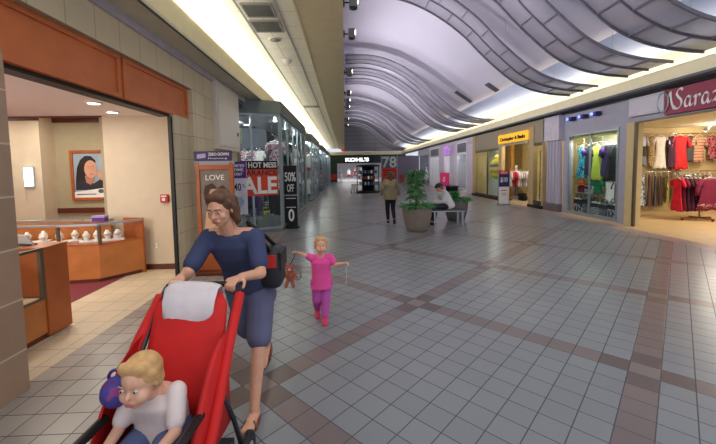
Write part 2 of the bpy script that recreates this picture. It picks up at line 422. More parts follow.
M_ribbon = mesh_mat('grey_ribbon_mesh', (158,154,168), .36)
M_rail = mat('dark_ribbon_rail', (104,102,112), .6)
def ribbon(y0, y1, label, fine, clear=None):
    n = 40; xs = [.12+7.08*i/n for i in range(n+1)]; prof = [(x, spl(RIB, x)) for x in xs]
    t = thing('ceiling_ribbon', label, 'ceiling panel', (.12, y0, prof[0][1]), 'wavy mesh panels hung under the vault')
    obj('panel', sweep(prof, y0+.01, y1-.01, .012), M_ribbon, t)
    far = y0 > 14; hh = .03 if far else .045
    for y in (y0, (y0+y1)/2, y1):
        k = (.011 if far else .018) if y != (y0+y1)/2 else (.007 if far else .012)
        mb = MB(); mb.loft([[V((x,y-k,z-hh)), V((x,y+k,z-hh)), V((x,y+k,z+.02)), V((x,y-k,z+.02))] for x,z in prof], True, False)
        obj('rail', mb, M_rail, t)
    # cross bars at equal steps along the curve, staggered between the two columns
    acc = [0]
    for i in range(n): acc.append(acc[-1]+math.hypot(prof[i+1][0]-prof[i][0], prof[i+1][1]-prof[i][1]))
    ym = (y0+y1)/2
    for col, (a, b, o) in enumerate(((y0, ym, .45), (ym, y1, .15))):
        s_ = o
        allm = MB()
        while s_ < acc[-1]-.1:
            i = max(j for j in range(n+1) if acc[j] <= s_); f = (s_-acc[i])/(acc[i+1]-acc[i])
            x = prof[i][0]+f*(prof[i+1][0]-prof[i][0]); z = prof[i][1]+f*(prof[i+1][1]-prof[i][1])
            d = V((prof[i+1][0]-prof[i][0], 0, prof[i+1][1]-prof[i][1])).normalized()
            mb = MB() if fine else allm
            mb.obox((x, (a+b)/2, z-.015), (.022, b-a-.03, .03 if far else .045), d, Y_)
            if fine: obj('cross_bar', mb, M_rail, t)
            s_ += .78
        if not fine: obj('cross_bars', allm, M_rail, t)
    # wires up to the vault
    for x in (.5, 2.6, 4.8, 6.3):
        obj('wire', MB().cyl((x,ym,spl(RIB,x)), (x,ym,spl(VLT,x)), .004, n=6), M_steel, t)
ORD = ['first', 'second', 'third']
ribbon(5.65, 6.82, 'wide wavy grey mesh ceiling panel above the maroon shop sign', True)
ribbon(7.47, 8.68, 'wavy grey mesh ceiling panel ending above the blank white sign', True)
ribbon(9.72, 10.95, 'wavy grey mesh ceiling panel ending above the three blue spotlights', True)
for g, (ys, nm) in enumerate((((16.5,18.6,20.7), 'three above the yellow shop sign'), ((28.2,30.3,32.4), 'three halfway down the walkway'), ((39.5,41.4,43.2), 'three at the far end of the vault'))):
    for k, y in enumerate(ys):
        ribbon(y, y+1.3 if g < 2 else y+1.15, 'wavy mesh ceiling panel, %s of the %s' % (ORD[k], nm), True)

# track lamps on the inner edge of the left soffit
def track_lamp(y, z, label):
    t = thing('track_lamp', label, 'lamp', (.02, y, z), 'lamps along the soffit edge')
    obj('bracket', MB().box(.0, .045, y-.05, y+.05, z-.05, z+.05).cyl((.04,y,z), (.13,y,z), .012), M_black, t)
    h = obj('housing', MB().box(.12, .25, y-.07, y+.07, z-.09, z+.09).cyl((.185,y,z-.11), (.185,y,z-.09), .05), mat('lamp_housing', (84,82,80), .4, .4), t, bevel=.012)
    obj('lens', MB().cyl((.25,y,z+.03), (.262,y,z+.03), .045), M_lamp, h)
    return t
names = ['track lamp nearest the camera, on the soffit edge at the top of the walkway', 'second track lamp from the camera on the left soffit edge', 'third track lamp from the camera on the left soffit edge',
         'fourth track lamp along the left soffit edge', 'fifth track lamp along the left soffit edge', 'sixth track lamp along the left soffit edge', 'seventh track lamp along the left soffit edge', 'farthest track lamp along the left soffit edge']
for y, nme in zip((5.75, 7.05, 9.8, 12.4, 13.8, 15.2, 18.8, 21.5), names): track_lamp(y, 4.36, nme)

def vent(x0, x1, y0, y1, label):
    t = thing('ceiling_vent', label, 'vent', ((x0+x1)/2, (y0+y1)/2, 4.34), 'air vents in the left soffit')
    obj('frame', MB().box(x0,x1,y0,y0+.03,4.32,4.35).box(x0,x1,y1-.03,y1,4.32,4.35).box(x0,x0+.03,y0+.03,y1-.03,4.32,4.35).box(x1-.03,x1,y0+.03,y1-.03,4.32,4.35), mat('vent_grey', (150,150,146), .6), t)
    sl = MB(); n = max(2, int((y1-y0)/.05))
    for i in range(n):
        y = y0+.04+(y1-y0-.08)*i/(n-1); sl.box(x0+.03, x1-.03, y-.012, y+.012, 4.325, 4.349)
    obj('grille', sl, mat('vent_slats', (104,106,104), .6), t)
vent(-1.62, -1.12, 5.73, 6.22, 'square grey air vent in the soffit, nearer of the two')
vent(-1.64, -1.11, 6.36, 6.87, 'square grey air vent in the soffit, farther of the two')
vent(-1.68, -1.04, 14.72, 15.0, 'narrow air vent far down the tiled soffit')
sp = thing('ceiling_speaker', 'round grey ceiling speaker in the soffit beyond the air vents', 'speaker', (-1.37,7.28,4.35))
obj('rim', MB().cyl((-1.37,7.28,4.335), (-1.37,7.28,4.352), .13, n=24), M_plastic, sp)
obj('grille', MB().cyl((-1.37,7.28,4.325), (-1.37,7.28,4.336), .10, n=24), mat('speaker_mesh', (150,148,138), .7), sp)
sd = thing('smoke_detector', 'white dome smoke detector in the soffit', 'smoke detector', (-1.35,8.64,4.35))
obj('base', MB().cyl((-1.35,8.64,4.33), (-1.35,8.64,4.352), .12, n=24), M_plastic, sd)
obj('dome', MB().lathe([(.02,4.25),(.07,4.27),(.095,4.30),(.10,4.33)], (-1.35,8.64,0), 20), M_plastic, sd)
ex = thing('exit_sign', 'small red illuminated sign at the far end of the soffit', 'sign', (-.15,43,4.1))
obj('box', MB().box(-.4,.02,42.97,43.03,3.85,4.12), M_black, ex)
obj('face', MB().box(-.38,.0,42.962,42.97,3.87,4.10), mat('sign_red_glow', (210,50,44), .5, emit=.8), ex)

# ------------------------------------------------------------------ jewelry shop
struct('wall_jewelry', MB().box(-4.1, -2.95, 6.1, 6.25, 0, 2.66), M_storewall)
struct('baseboard_1', MB().box(-4.1, -2.74, 6.075, 6.1, 0, .09), M_darkwood)
struct('wall_jewelry', MB().box(-2.96, -2.74, 6.1, 6.25, 0, 2.66), M_storewall)
struct('wall_jewelry', MB().box(-9.5, -4.1, 8.6, 8.75, 0, 3.02).box(-4.25, -4.1, 6.25, 8.6, 0, 3.02), M_storewall2)
struct('wall_jewelry', MB().box(-9.5, -6.92, 8.2, 8.6, 0, 3.02), M_storewall)
struct('wall_jewelry', MB().box(-9.65, -9.5, -1, 8.6, 0, 3.02), M_storewall)
struct('ceiling', MB().box(-9.5, -2.9, -1, 6.1, 2.66, 2.76), M_storeceil)
struct('ceiling', MB().box(-9.5, -4.1, 6.1, 8.75, 3.02, 3.1).box(-9.5,-4.1,6.1,6.12,2.66,3.02), M_storeceil)
struct('trim_7', MB().box(-9.5, -4.1, 6.085, 6.105, 2.635, 2.665).box(-9.5, -6.90, 8.17, 8.2, 2.9, 3.02).box(-7.16,-4.25,8.57,8.6,2.9,3.02), M_darkwood)
struct('trim_8', MB().box(-7.14, -4.25, 8.55, 8.6, .74, .86), M_darkwood)
for x, y, nme in ((-3.42, 4.95, 'nearer recessed downlight in the jewelry shop ceiling'), (-3.66, 5.7, 'farther recessed downlight in the jewelry shop ceiling')):
    t = thing('downlight', nme, 'ceiling light', (x,y,2.66), 'downlights in the jewelry shop')
    obj('trim_ring', MB().lathe([(.075,2.642),(.10,2.65),(.10,2.662),(.075,2.662)], (x,y,0), 24, False), M_plastic, t)
    obj('lens', MB().cyl((x,y,2.648), (x,y,2.659), .076, n=24), M_lamp, t)

# picture on the back wall: a smiling dark-haired woman, with a white caption band
px, pz, pw, ph, py = -6.56, 1.04, .98, 1.20, 8.585
t = thing('framed_poster', 'wood framed portrait poster of a smiling dark haired woman on the shop back wall', 'poster', (px,py,pz))
fr = MB().box(px,px+pw,py-.04,py,pz,pz+.07).box(px,px+pw,py-.04,py,pz+ph-.07,pz+ph).box(px,px+.07,py-.04,py,pz+.07,pz+ph-.07).box(px+pw-.07,px+pw,py-.04,py,pz+.07,pz+ph-.07)
obj('frame', fr, M_wood, t, bevel=.008)
pp = obj('print', MB().box(px+.07,px+pw-.07,py-.015,py-.005,pz+.07,pz+ph-.07), mat('poster_sky', (150,166,176), .6, var=.1, scale=3), t)
O = (px+.07, py-.015, pz+.07)
def el(cx, cy, a, b, n=24, a0=0, a1=2*PI): return [(cx+a*math.cos(a0+(a1-a0)*i/n), cy+b*math.sin(a0+(a1-a0)*i/n)) for i in range(n)]
hair = [(.02,.20),(.04,.45),(.08,.72),(.16,.90),(.28,1.0),(.42,.99),(.52,.88),(.50,.7),(.42,.45),(.44,.22)]
obj('hair_print', MB().poly(hair, O, X_, Z_, .002), mat('print_darkhair', (38,30,30), .6), pp)
obj('coat_print', MB().poly([(.02,.18),(.05,.36),(.2,.46),(.32,.34),(.46,.34),(.62,.44),(.82,.30),(.83,.18)], O, X_, Z_, .002, .0025), mat('print_coat', (44,44,52), .6), pp)
obj('neck_print', MB().poly([(.25,.52),(.28,.36),(.38,.30),(.46,.38),(.48,.55)], O, X_, Z_, .002, .005), mat('print_skin_shade', (176,122,98), .6), pp)
obj('face_print', MB().poly(el(.40,.68,.15,.21), O, X_, Z_, .002, .0075).poly([(.52,.56),(.62,.66),(.72,.44),(.64,.40),(.56,.52)], O, X_, Z_, .002, .0075), mat('print_skin', (206,152,126), .6), pp)
obj('smile_print', MB().poly([(.36,.58),(.42,.555),(.48,.58),(.42,.54)][::1], O, X_, Z_, .002, .010).poly(el(.35,.74,.02,.008,10), O, X_, Z_, .002, .010).poly(el(.46,.75,.02,.008,10), O, X_, Z_, .002, .010), mat('print_lips', (110,50,48), .6), pp)
obj('caption_band', MB().poly([(.0,.0),(.84,.0),(.84,.24),(.5,.20),(.0,.13)], O, X_, Z_, .002, .0125), M_paper, pp)
obj('caption', MB().poly([(.04,.06),(.5,.07),(.5,.09),(.04,.085)], O, X_, Z_, .002, .015).poly(el(.62,.15,.07,.05,14), O, X_, Z_, .002, .015).poly(el(.74,.13,.05,.035,14), O, X_, Z_, .002, .015), mat('print_grey', (90,90,96), .6), pp)
# wall sconce
t = thing('wall_sconce', 'glowing glass wall sconce on the cream wall left of the portrait', 'lamp', (-7.2,8.2,1.6))
obj('backplate', MB().box(-7.30,-7.08,8.17,8.2,1.38,1.86), M_steel, t)
obj('shade', MB().prism([(-7.28+.16*i/8*1.1, 8.17-.10*math.sin(PI*i/8)) for i in range(9)], 1.42, 1.84), mat('sconce_glow', (220,246,240), .4, emit=3.5), t)
# fire alarm, outlet, papers
t = thing('fire_alarm', 'red fire alarm pull box on the cream shop wall', 'alarm', (-3.11,6.1,1.25))
obj('case', MB().box(-3.18,-3.05,6.05,6.108,1.17,1.31), mat('alarm_red', (176,40,44), .4), t, bevel=.006)
obj('handle', MB().box(-3.14,-3.09,6.035,6.05,1.2,1.25).box(-3.16,-3.07,6.042,6.05,1.27,1.29), M_plastic, t)
t = thing('wall_outlet', 'small cream electric outlet low on the shop wall', 'outlet', (-3.3,6.1,.42))
obj('plate', MB().box(-3.335,-3.265,6.09,6.1,.36,.48), mat('outlet_cream', (206,194,170), .5), t, bevel=.003)
obj('socket', MB().box(-3.315,-3.285,6.086,6.09,.375,.41).box(-3.315,-3.285,6.086,6.09,.43,.465), M_plastic, t)

def offset_poly(p, d):
    c = V((sum(q[0] for q in p)/len(p), sum(q[1] for q in p)/len(p)))
    return [((q[0]-c.x)*(1-d)+c.x, (q[1]-c.y)*(1-d)+c.y) for q in p]
# far counter: three faces turning towards the mall
front = [(-7.2,5.35),(-4.35,5.34),(-3.80,5.42),(-3.42,5.92)]; back = [(-3.95,6.02),(-4.45,5.98),(-7.2,5.98)]
pl = front+back
t = thing('jewelry_counter', 'long honey wood jewelry counter with angled end and glass case top', 'counter', (-4.6,5.7,0))
obj('base', MB().prism(offset_poly(pl,.012), .06, .58), M_wood2, t)
obj('kickboard', MB().prism(offset_poly(pl,.035), 0, .06), M_darkwood, t)
obj('deck', MB().prism(offset_poly(pl,.006), .58, .605), M_wood, t)
obj('glass_case', MB().prism(offset_poly(pl,.014), .606, .895), M_caseglass, t)
obj('case_back', MB().box(-7.1,-4.4,5.93,5.96,.606,.895).obox((-4.2,5.955,.75), (.46,.03,.288), (.5,.02,0), (-.02,.5,0)), M_wood2, t)
tp = MB()
for a, b in zip(front, front[1:]):
    d = V((b[0]-a[0], b[1]-a[1], 0)); c = V(((a[0]+b[0])/2, (a[1]+b[1])/2, .905)); tp.obox(c, (d.length, .035, .03), d, Z_.cross(d))
tp.obox((-5.8,5.965,.905), (2.75,.06,.03)); tp.obox((-4.2,5.99,.905), (.5,.05,.03), (.5,.03,0), (-.03,.5,0))
obj('top_frame', tp, M_steel, t)
for q in front[1:3]: obj('post', MB().box(q[0]-.018,q[0]+.018,q[1]-.005,q[1]+.03,.6,.895), M_bronze, t)
obj('end_panel', MB().obox((-3.60,5.97,.465), (.36,.04,.93), (-.5,.1,0), (.1,.5,0)), M_wood, t)
obj('glass_top', MB().prism(offset_poly(pl,.02), .897, .905), M_caseglass, t)
# white display pads and busts in the case
M_pad = mat('white_velvet', (238,234,226), .9)
dp = None; k = 0
def dstand(x, y, z, r, label):
    global dp
    if dp is None:
        dp = thing('jewelry_stand', label, 'display stand', (x,y,z), 'white jewelry stands in the glass cases')
        obj('pad', MB().prism([(x-.09,y-.06),(x+.09,y-.06),(x+.09,y+.06),(x-.09,y+.06)], z, z+.02), M_pad, dp)
        obj('bust', MB().lathe([(.045,z+.02),(.03,z+.045),(.05,z+.08),(.06,z+.11),(.025,z+.15),(.02,z+.17)], (x,y,0), 14), M_pad, dp)
        ring = [V((x+.05*math.cos(a), y-.02+.045*math.sin(a)-.01, z+.13-.03*(1-math.sin(a))/2)) for a in [2*PI*i/16 for i in range(17)]]
        obj('necklace', MB().tube(ring, .005, 6), mat('gold', (200,160,80), .3, .9), dp)
        return dp
    return dup(dp, (x,y,z), r, label)
for i in range(12):
    dstand(-6.2+i*.165, 5.62+.10*((i*7)%3-1), .606, (i*1.3)%1.2-.6, 'white jewelry stand in the straight part of the far counter case')
for i in range(4):
    dstand(-4.12+i*.13, 5.60+.05*i, .606, .5, 'white jewelry stand in the angled end of the far counter case')
t = thing('price_card', 'small white price card standing in the angled counter end', 'card', (-3.72,5.72,.606))
obj('card', MB().obox((-3.72,5.72,.665), (.10,.008,.115), (1,.5,0), (-.5,1,0)), M_paper, t); obj('foot', MB().obox((-3.73,5.74,.612), (.10,.05,.010), (1,.5,0), (-.5,1,0)), M_plastic, t)
t = thing('gift_box', 'small purple and white box on the far counter top', 'box', (-4.02,5.78,.906))
obj('body', MB().box(-4.12,-3.92,5.74,5.84,.906,.97), M_purple, t, bevel=.004); obj('lid', MB().box(-4.125,-3.915,5.735,5.845,.97,1.0), mat('lilac_card', (170,140,190), .6), t)
t = thing('black_tray', 'black tray on the far counter, at its left', 'tray', (-6.1,5.75,.906))
obj('dish', MB().prism([(-6.3,5.66),(-5.9,5.66),(-5.9,5.86),(-6.3,5.86)], .906, .945), M_black, t, bevel=.008); obj('pad', MB().box(-6.27,-5.93,5.69,5.83,.945,.952), M_pad, t)
# near counter
t = thing('jewelry_counter', 'near wooden jewelry counter beside the brown tiled pier', 'counter', (-3.4,3.2,0))
obj('kickboard', MB().box(-3.68,-3.12,1.2,3.88,0,.06), M_darkwood, t)
obj('base', MB().box(-3.70,-3.10,1.2,3.60,.06,.42), M_wood2, t)
obj('end_panel', MB().box(-3.72,-3.08,3.60,3.90,.02,.95), M_wood, t, bevel=.008)
obj('glass_case', MB().box(-3.69,-3.11,1.2,3.60,.43,.925), M_caseglass, t)
obj('frame', MB().box(-3.70,-3.085,1.2,3.60,.42,.435).box(-3.12,-3.085,1.2,3.6,.925,.95).box(-3.72,-3.68,1.2,3.6,.925,.95).box(-3.12,-3.085,3.56,3.60,.435,.925), M_bronze, t)
obj('glass_top', MB().box(-3.68,-3.12,1.2,3.60,.93,.942), M_caseglass, t)
obj('case_back', MB().box(-3.70,-3.68,1.2,3.6,.435,.925).box(-3.68,-3.12,1.2,3.56,.434,.437), mat('case_lining',(222,196,156),.7), t)
for i in range(4):
    dstand(-3.32-.12*(i%2), 2.75+.22*i, .436, 1.2, 'white jewelry stand in the near counter case, low behind its glass')
t = thing('card_holder', 'grey tilted card holder on top of the near counter', 'card holder', (-3.38,3.72,.95))
obj('card', MB().obox((-3.38,3.72,1.01), (.20,.012,.13), (1,-.3,0), (.25,.8,.45)), mat('grey_card', (180,182,180), .6), t)
obj('foot', MB().obox((-3.38,3.75,.957), (.18,.09,.012), (1,-.3,0), (.3,1,0)), M_black, t)
# ------------------------------------------------------------------ clothes
def lerp(pts, t):
    for (a, x), (b, y) in zip(pts, pts[1:]):
        if t <= b: return x+(y-x)*(t-a)/(b-a)
    return pts[-1][1]
SH = {'dress': [(0,.30),(.04,.46),(.14,.40),(.36,.34),(.46,.36),(.75,.44),(1,.56)],
      'top':   [(0,.30),(.06,.50),(.2,.44),(.5,.40),(.8,.43),(1,.48)],
      'tunic': [(0,.30),(.05,.48),(.2,.42),(.45,.42),(.8,.52),(1,.60)],
      'skirt': [(0,.30),(.05,.32),(.3,.40),(1,.56)],
      'scarf': [(0,.30),(.1,.36),(.5,.30),(.8,.38),(1,.18)]}
def garment(name, label, cat, p, ang, w, h, m, kind='top', sleeve=0, folds=7, group=None, m2=None, hang=True, vest=None):
    """p: where the hanger hook meets the rail; the front looks along -y before turning by ang"""
    R = Matrix.Rotation(ang, 3, 'Z')
    t = thing(name, label, cat, p, group)
    T0 = -.09 if hang else 0
    prof = SH[kind]; nr, nn = 15, 28; rings = []; ph = random.random()*6
    def pt(q): return R @ V(q)
    for i in range(nr+1):
        s_ = i/nr; hw = w*lerp(prof, s_); dp = w*(.075+.065*s_); z = T0-.02-h*s_
        rg = []
        for j in range(nn):
            a = 2*PI*j/nn; f = 1+.16*s_*math.sin(folds*a+ph)+.05*s_*math.sin(3*a+ph*2)
            dz = -.03*h*s_*math.sin(folds*a+ph) if s_ > .9 else 0
            if s_ == 0: dz = -.05*h*max(0, -math.sin(a))
            rg.append(pt((hw*math.cos(a)*(1+.06*s_*math.sin(folds*a+ph)), dp*math.sin(a)*f, z+dz)))
        rings.append(rg)
    mb = MB(); mb.loft(rings[:], True, True)
    if sleeve:
        for sx in (-1, 1):
            mb.tube([pt((sx*w*.40,0,T0-.05*h)), pt((sx*w*.52,0,T0-.06*h-.3*sleeve)), pt((sx*w*.60,-.01,T0-.06*h-.65*sleeve)), pt((sx*w*.60,-.02,T0-.06*h-sleeve))], [w*.10,w*.11,w*.10,w*.11], 10)
    obj('cloth', mb, m, t, local=True)
    if m2 and vest is None:
        k0, k1 = int(nr*.80), nr; mb = MB()
        rr = [[V((v.x*1.04, v.y*1.04, v.z)) for v in r] for r in rings[k0:k1]]
        mb.loft(rr, True, True); obj('trim', mb, m2, t, local=True)
    if vest:
        mb = MB()
        for sx in (-1, 1):
            mb.tube([pt((sx*w*.30,-w*.14,T0-.05*h)), pt((sx*w*.26,-w*.20,T0-.4*h)), pt((sx*w*.30,-w*.25,T0-.85*h))], [.05*w,.10*w,.12*w], 8)
        obj('lapel', mb, m2, t, local=True)
    if hang:
        mb = MB().tube([pt(q) for q in ((0,0,.0),(.012,0,.012),(.022,0,-.005),(.006,0,-.03),(0,0,-.06))], .005, 6)
        mb.tube([pt(q) for q in ((-w*.42,0,T0-.055*h-.012),(0,0,-.055),(w*.42,0,T0-.055*h-.012))], .010, 6)
        obj('hanger', mb, M_plastic, t, local=True)
    return t
def mannequin(name, label, p, ang, top, bottom, skin, group=None, cat='mannequin', skirt=True, h=1.75):
    R = Matrix.Rotation(ang, 3, 'Z'); k = h/1.75
    t = thing(name, label, cat, p, group)
    def q(x, y, z): return R @ V((x*k, y*k, z*k))
    mb = MB()
    mb.ell(q(0,0,1.64), (.075*k,.09*k,.11*k)); mb.caps(q(0,0,1.40), q(0,0,1.56), .05*k)
    mb.caps(q(-.14,0,1.38), q(.14,0,1.38), .06*k); mb.caps(q(0,0,1.0), q(0,0,1.36), .12*k, .13*k)
    mb.caps(q(-.05,0,.92), q(.05,0,.92), .13*k)
    for s_ in (-1, 1):
        mb.caps(q(s_*.08,0,.88), q(s_*.09,0,.48), .08*k, .05*k); mb.caps(q(s_*.09,0,.48), q(s_*.09,.02,.10), .05*k, .03*k)
        mb.caps(q(s_*.09,.01,.055), q(s_*.10,-.13,.045), .035*k, .025*k)
        mb.caps(q(s_*.19,0,1.37), q(s_*.23,.02,1.10), .045*k, .035*k); mb.caps(q(s_*.23,.02,1.10), q(s_*.22,-.06,.86), .035*k, .025*k)
        mb.caps(q(s_*.22,-.06,.86), q(s_*.22,-.08,.78), .028*k, .018*k)
    obj('figure', mb, skin, t, local=True)
    mb = MB(); rg = []
    for z, a, b in ((1.42,.10,.075),(1.40,.19,.09),(1.28,.19,.13),(1.05,.15,.12),(.92,.185,.14),(.84,.20,.15)):
        rg.append([q(a*1.06*math.cos(j*2*PI/20), b*1.06*math.sin(j*2*PI/20), z) for j in range(20)])
    mb.loft(rg, True, True)
    for s_ in (-1, 1): mb.caps(q(s_*.18,0,1.37), q(s_*.215,.01,1.18), .065*k, .06*k)
    obj('top', mb, top, t, local=True)
    mb = MB(); rg = []
    if skirt:
        for z, a, b in ((.90,.19,.145),(.75,.24,.19),(.52,.29,.23)):
            rg.append([q(a*(1+.06*math.sin(6*j*2*PI/24))*math.cos(j*2*PI/24), b*(1+.06*math.sin(6*j*2*PI/24))*math.sin(j*2*PI/24), z) for j in range(24)])
        mb.loft(rg, True, True)
    else:
        for s_ in (-1, 1): mb.caps(q(s_*.08,0,.86), q(s_*.09,0,.48), .095*k, .07*k).caps(q(s_*.09,0,.48), q(s_*.09,.015,.12), .07*k, .055*k)
    obj('skirt' if skirt else 'trousers', mb, bottom, t, local=True)
    obj('stand', MB().cyl((0,0,0), (0,0,.02), .16*k, n=24).cyl(q(0,.05,.02), q(0,.05,.45), .01), M_steel, t, local=True)
    return t
def bag(name, label, p, ang, w, d, h, m, group=None, cat='bag'):
    R = Matrix.Rotation(ang, 3, 'Z'); t = thing(name, label, cat, p, group)
    rg = []
    for z, k in ((0,.94),(.03,1),(.5,1),(.85,.92),(1,.80)):
        n = 20; rr = []
        for j in range(n):
            a = 2*PI*j/n; cx, sy = math.cos(a), math.sin(a)
            x = w/2*k*math.copysign(abs(cx)**.35, cx); y = d/2*k*math.copysign(abs(sy)**.45, sy); rr.append(R @ V((x, y, z*h)))
        rg.append(rr)
    obj('body', MB().loft(rg, True, True), m, t, local=True)
    obj('handle', MB().tube([R @ V((w*.28*math.cos(a), -d*.25, h*.95+h*.38*math.sin(a))) for a in [PI*i/10 for i in range(11)]], .012, 8), M_black, t, local=True)
    obj('flap', MB().obox(R @ V((0,-d*.47,h*.74)), (w*.86,.014,h*.30), R @ X_, R @ V((0,1,0))), M_black, t, local=True)
    return t

# ------------------------------------------------------------------ left wall: white box, posters
t = thing('wall_cabinet', 'large white box cabinet fixed high on the beige wall beside the glass storefront', 'cabinet', (-2.6,7.75,2.14))
obj('body', MB().box(-2.66,-2.52,7.06,8.55,2.14,3.5), mat('cabinet_white', (214,206,192), .6, var=.02), t, bevel=.015)
obj('door', MB().box(-2.522,-2.505,7.16,8.45,2.22,3.42), mat('cabinet_white2', (220,212,200), .6, var=.02), t, bevel=.006)
obj('latch', MB().box(-2.506,-2.49,8.30,8.36,2.5,2.58), M_black, t)

# wood framed poster stand with a purple topper
y = 5.75
t = thing('poster_stand', 'orange wood poster stand with a purple ZERO DOWN topper before the stone wall', 'sign stand', (-2.12,y,0))
obj('base', MB().box(-2.45,-1.80,y-.16,y+.16,0,.06), M_darkwood, t, bevel=.01)
fr = MB().box(-2.42,-2.36,y-.03,y+.03,.06,1.84).box(-1.88,-1.82,y-.03,y+.03,.06,1.84).box(-2.36,-1.88,y-.03,y+.03,.06,.50).box(-2.36,-1.88,y-.03,y+.03,1.72,1.80)
obj('frame', fr, M_wood, t, bevel=.006)
pp = obj('poster', MB().box(-2.36,-1.88,y-.012,y+.012,.5,1.72), mat('poster_taupe', (126,112,98), .6, var=.15), t)
O = (-2.36, y-.012, .5)
text('title', 'LOVE', M_paper, pp, (-2.27,y-.012,1.55), X_, Z_, .30, .085, .004)
obj('couple_print', MB().poly(el(.17,.80,.10,.13), O, X_, Z_, .002).poly(el(.32,.78,.10,.13), O, X_, Z_, .002, .0025).poly([(.02,.1),(.08,.52),(.24,.64),(.42,.52),(.46,.1)], O, X_, Z_, .002, .005), mat('print_tan_skin', (206,160,124), .6, var=.12), pp)
obj('hair_print', MB().poly([(.05,.82),(.08,.96),(.2,1.0),(.27,.92),(.16,.90),(.09,.72)], O, X_, Z_, .002, .0075).poly([(.28,.92),(.36,.97),(.45,.88),(.44,.68),(.40,.84)], O, X_, Z_, .002, .0075), mat('print_brown_hair', (70,46,34), .6), pp)
tp = obj('topper', MB().box(-2.44,-1.84,y-.02,y+.02,1.86,2.02), mat('topper_purple', (58,36,84), .5), t, bevel=.004)
obj('bar', MB().box(-2.44,-1.80,y-.022,y+.022,1.80,1.86), mat('grey_bar', (150,150,156), .5), t)
text('lettering', 'ZERO DOWN', M_paper, tp, (-2.21,y-.02,1.945), X_, Z_, .33, .05, .004, .01)
text('small_print', 'Financing', M_paper, tp, (-2.21,y-.02,1.885), X_, Z_, .30, .03, .004)
obj('badge', MB().poly([(.03,.04),(.17,.055),(.17,.125),(.03,.11)], (-2.42,y-.02,1.86), X_, Z_, .003), mat('badge_lilac', (168,160,186), .6), tp)
# smaller sign behind it
y = 6.35
t = thing('sale_stand', 'slim white and purple 40 percent sale stand between poster stand and glass window', 'sign stand', (-1.92,y,0))
obj('base', MB().box(-2.08,-1.78,y-.12,y+.12,0,.03), M_black, t)
obj('pole', MB().box(-1.945,-1.915,y-.015,y+.015,.03,.9), M_steel, t)
bd = obj('board', MB().box(-2.06,-1.78,y-.012,y+.012,.90,1.86), mat('board_grey', (196,196,206), .6), t)
obj('header', MB().box(-2.06,-1.78,y-.016,y-.012,1.56,1.86), M_purple, bd)
for i, s_ in enumerate(('LIMITED', 'TIME', 'ONLY')): text('lettering', s_, M_paper, bd, (-2.03+.02*i,y-.016,1.76-.075*i), X_, Z_, .22-.04*i, .05, .003, .01)
text('numeral', '40', mat('print_navy', (40,34,84), .6), bd, (-2.01,y-.012,1.33), X_, Z_, .13, .14, .003, .02)
text('percent', '%', MC['print_navy'], bd, (-1.86,y-.012,1.39), X_, Z_, .05, .07, .003)
obj('gem_print', MB().poly([(.04,.24),(.1,.32),(.18,.32),(.24,.24),(.14,.08)], (-2.06,y-.012,.9), X_, Z_, .003), mat('gem_print', (150,170,190), .4), bd)

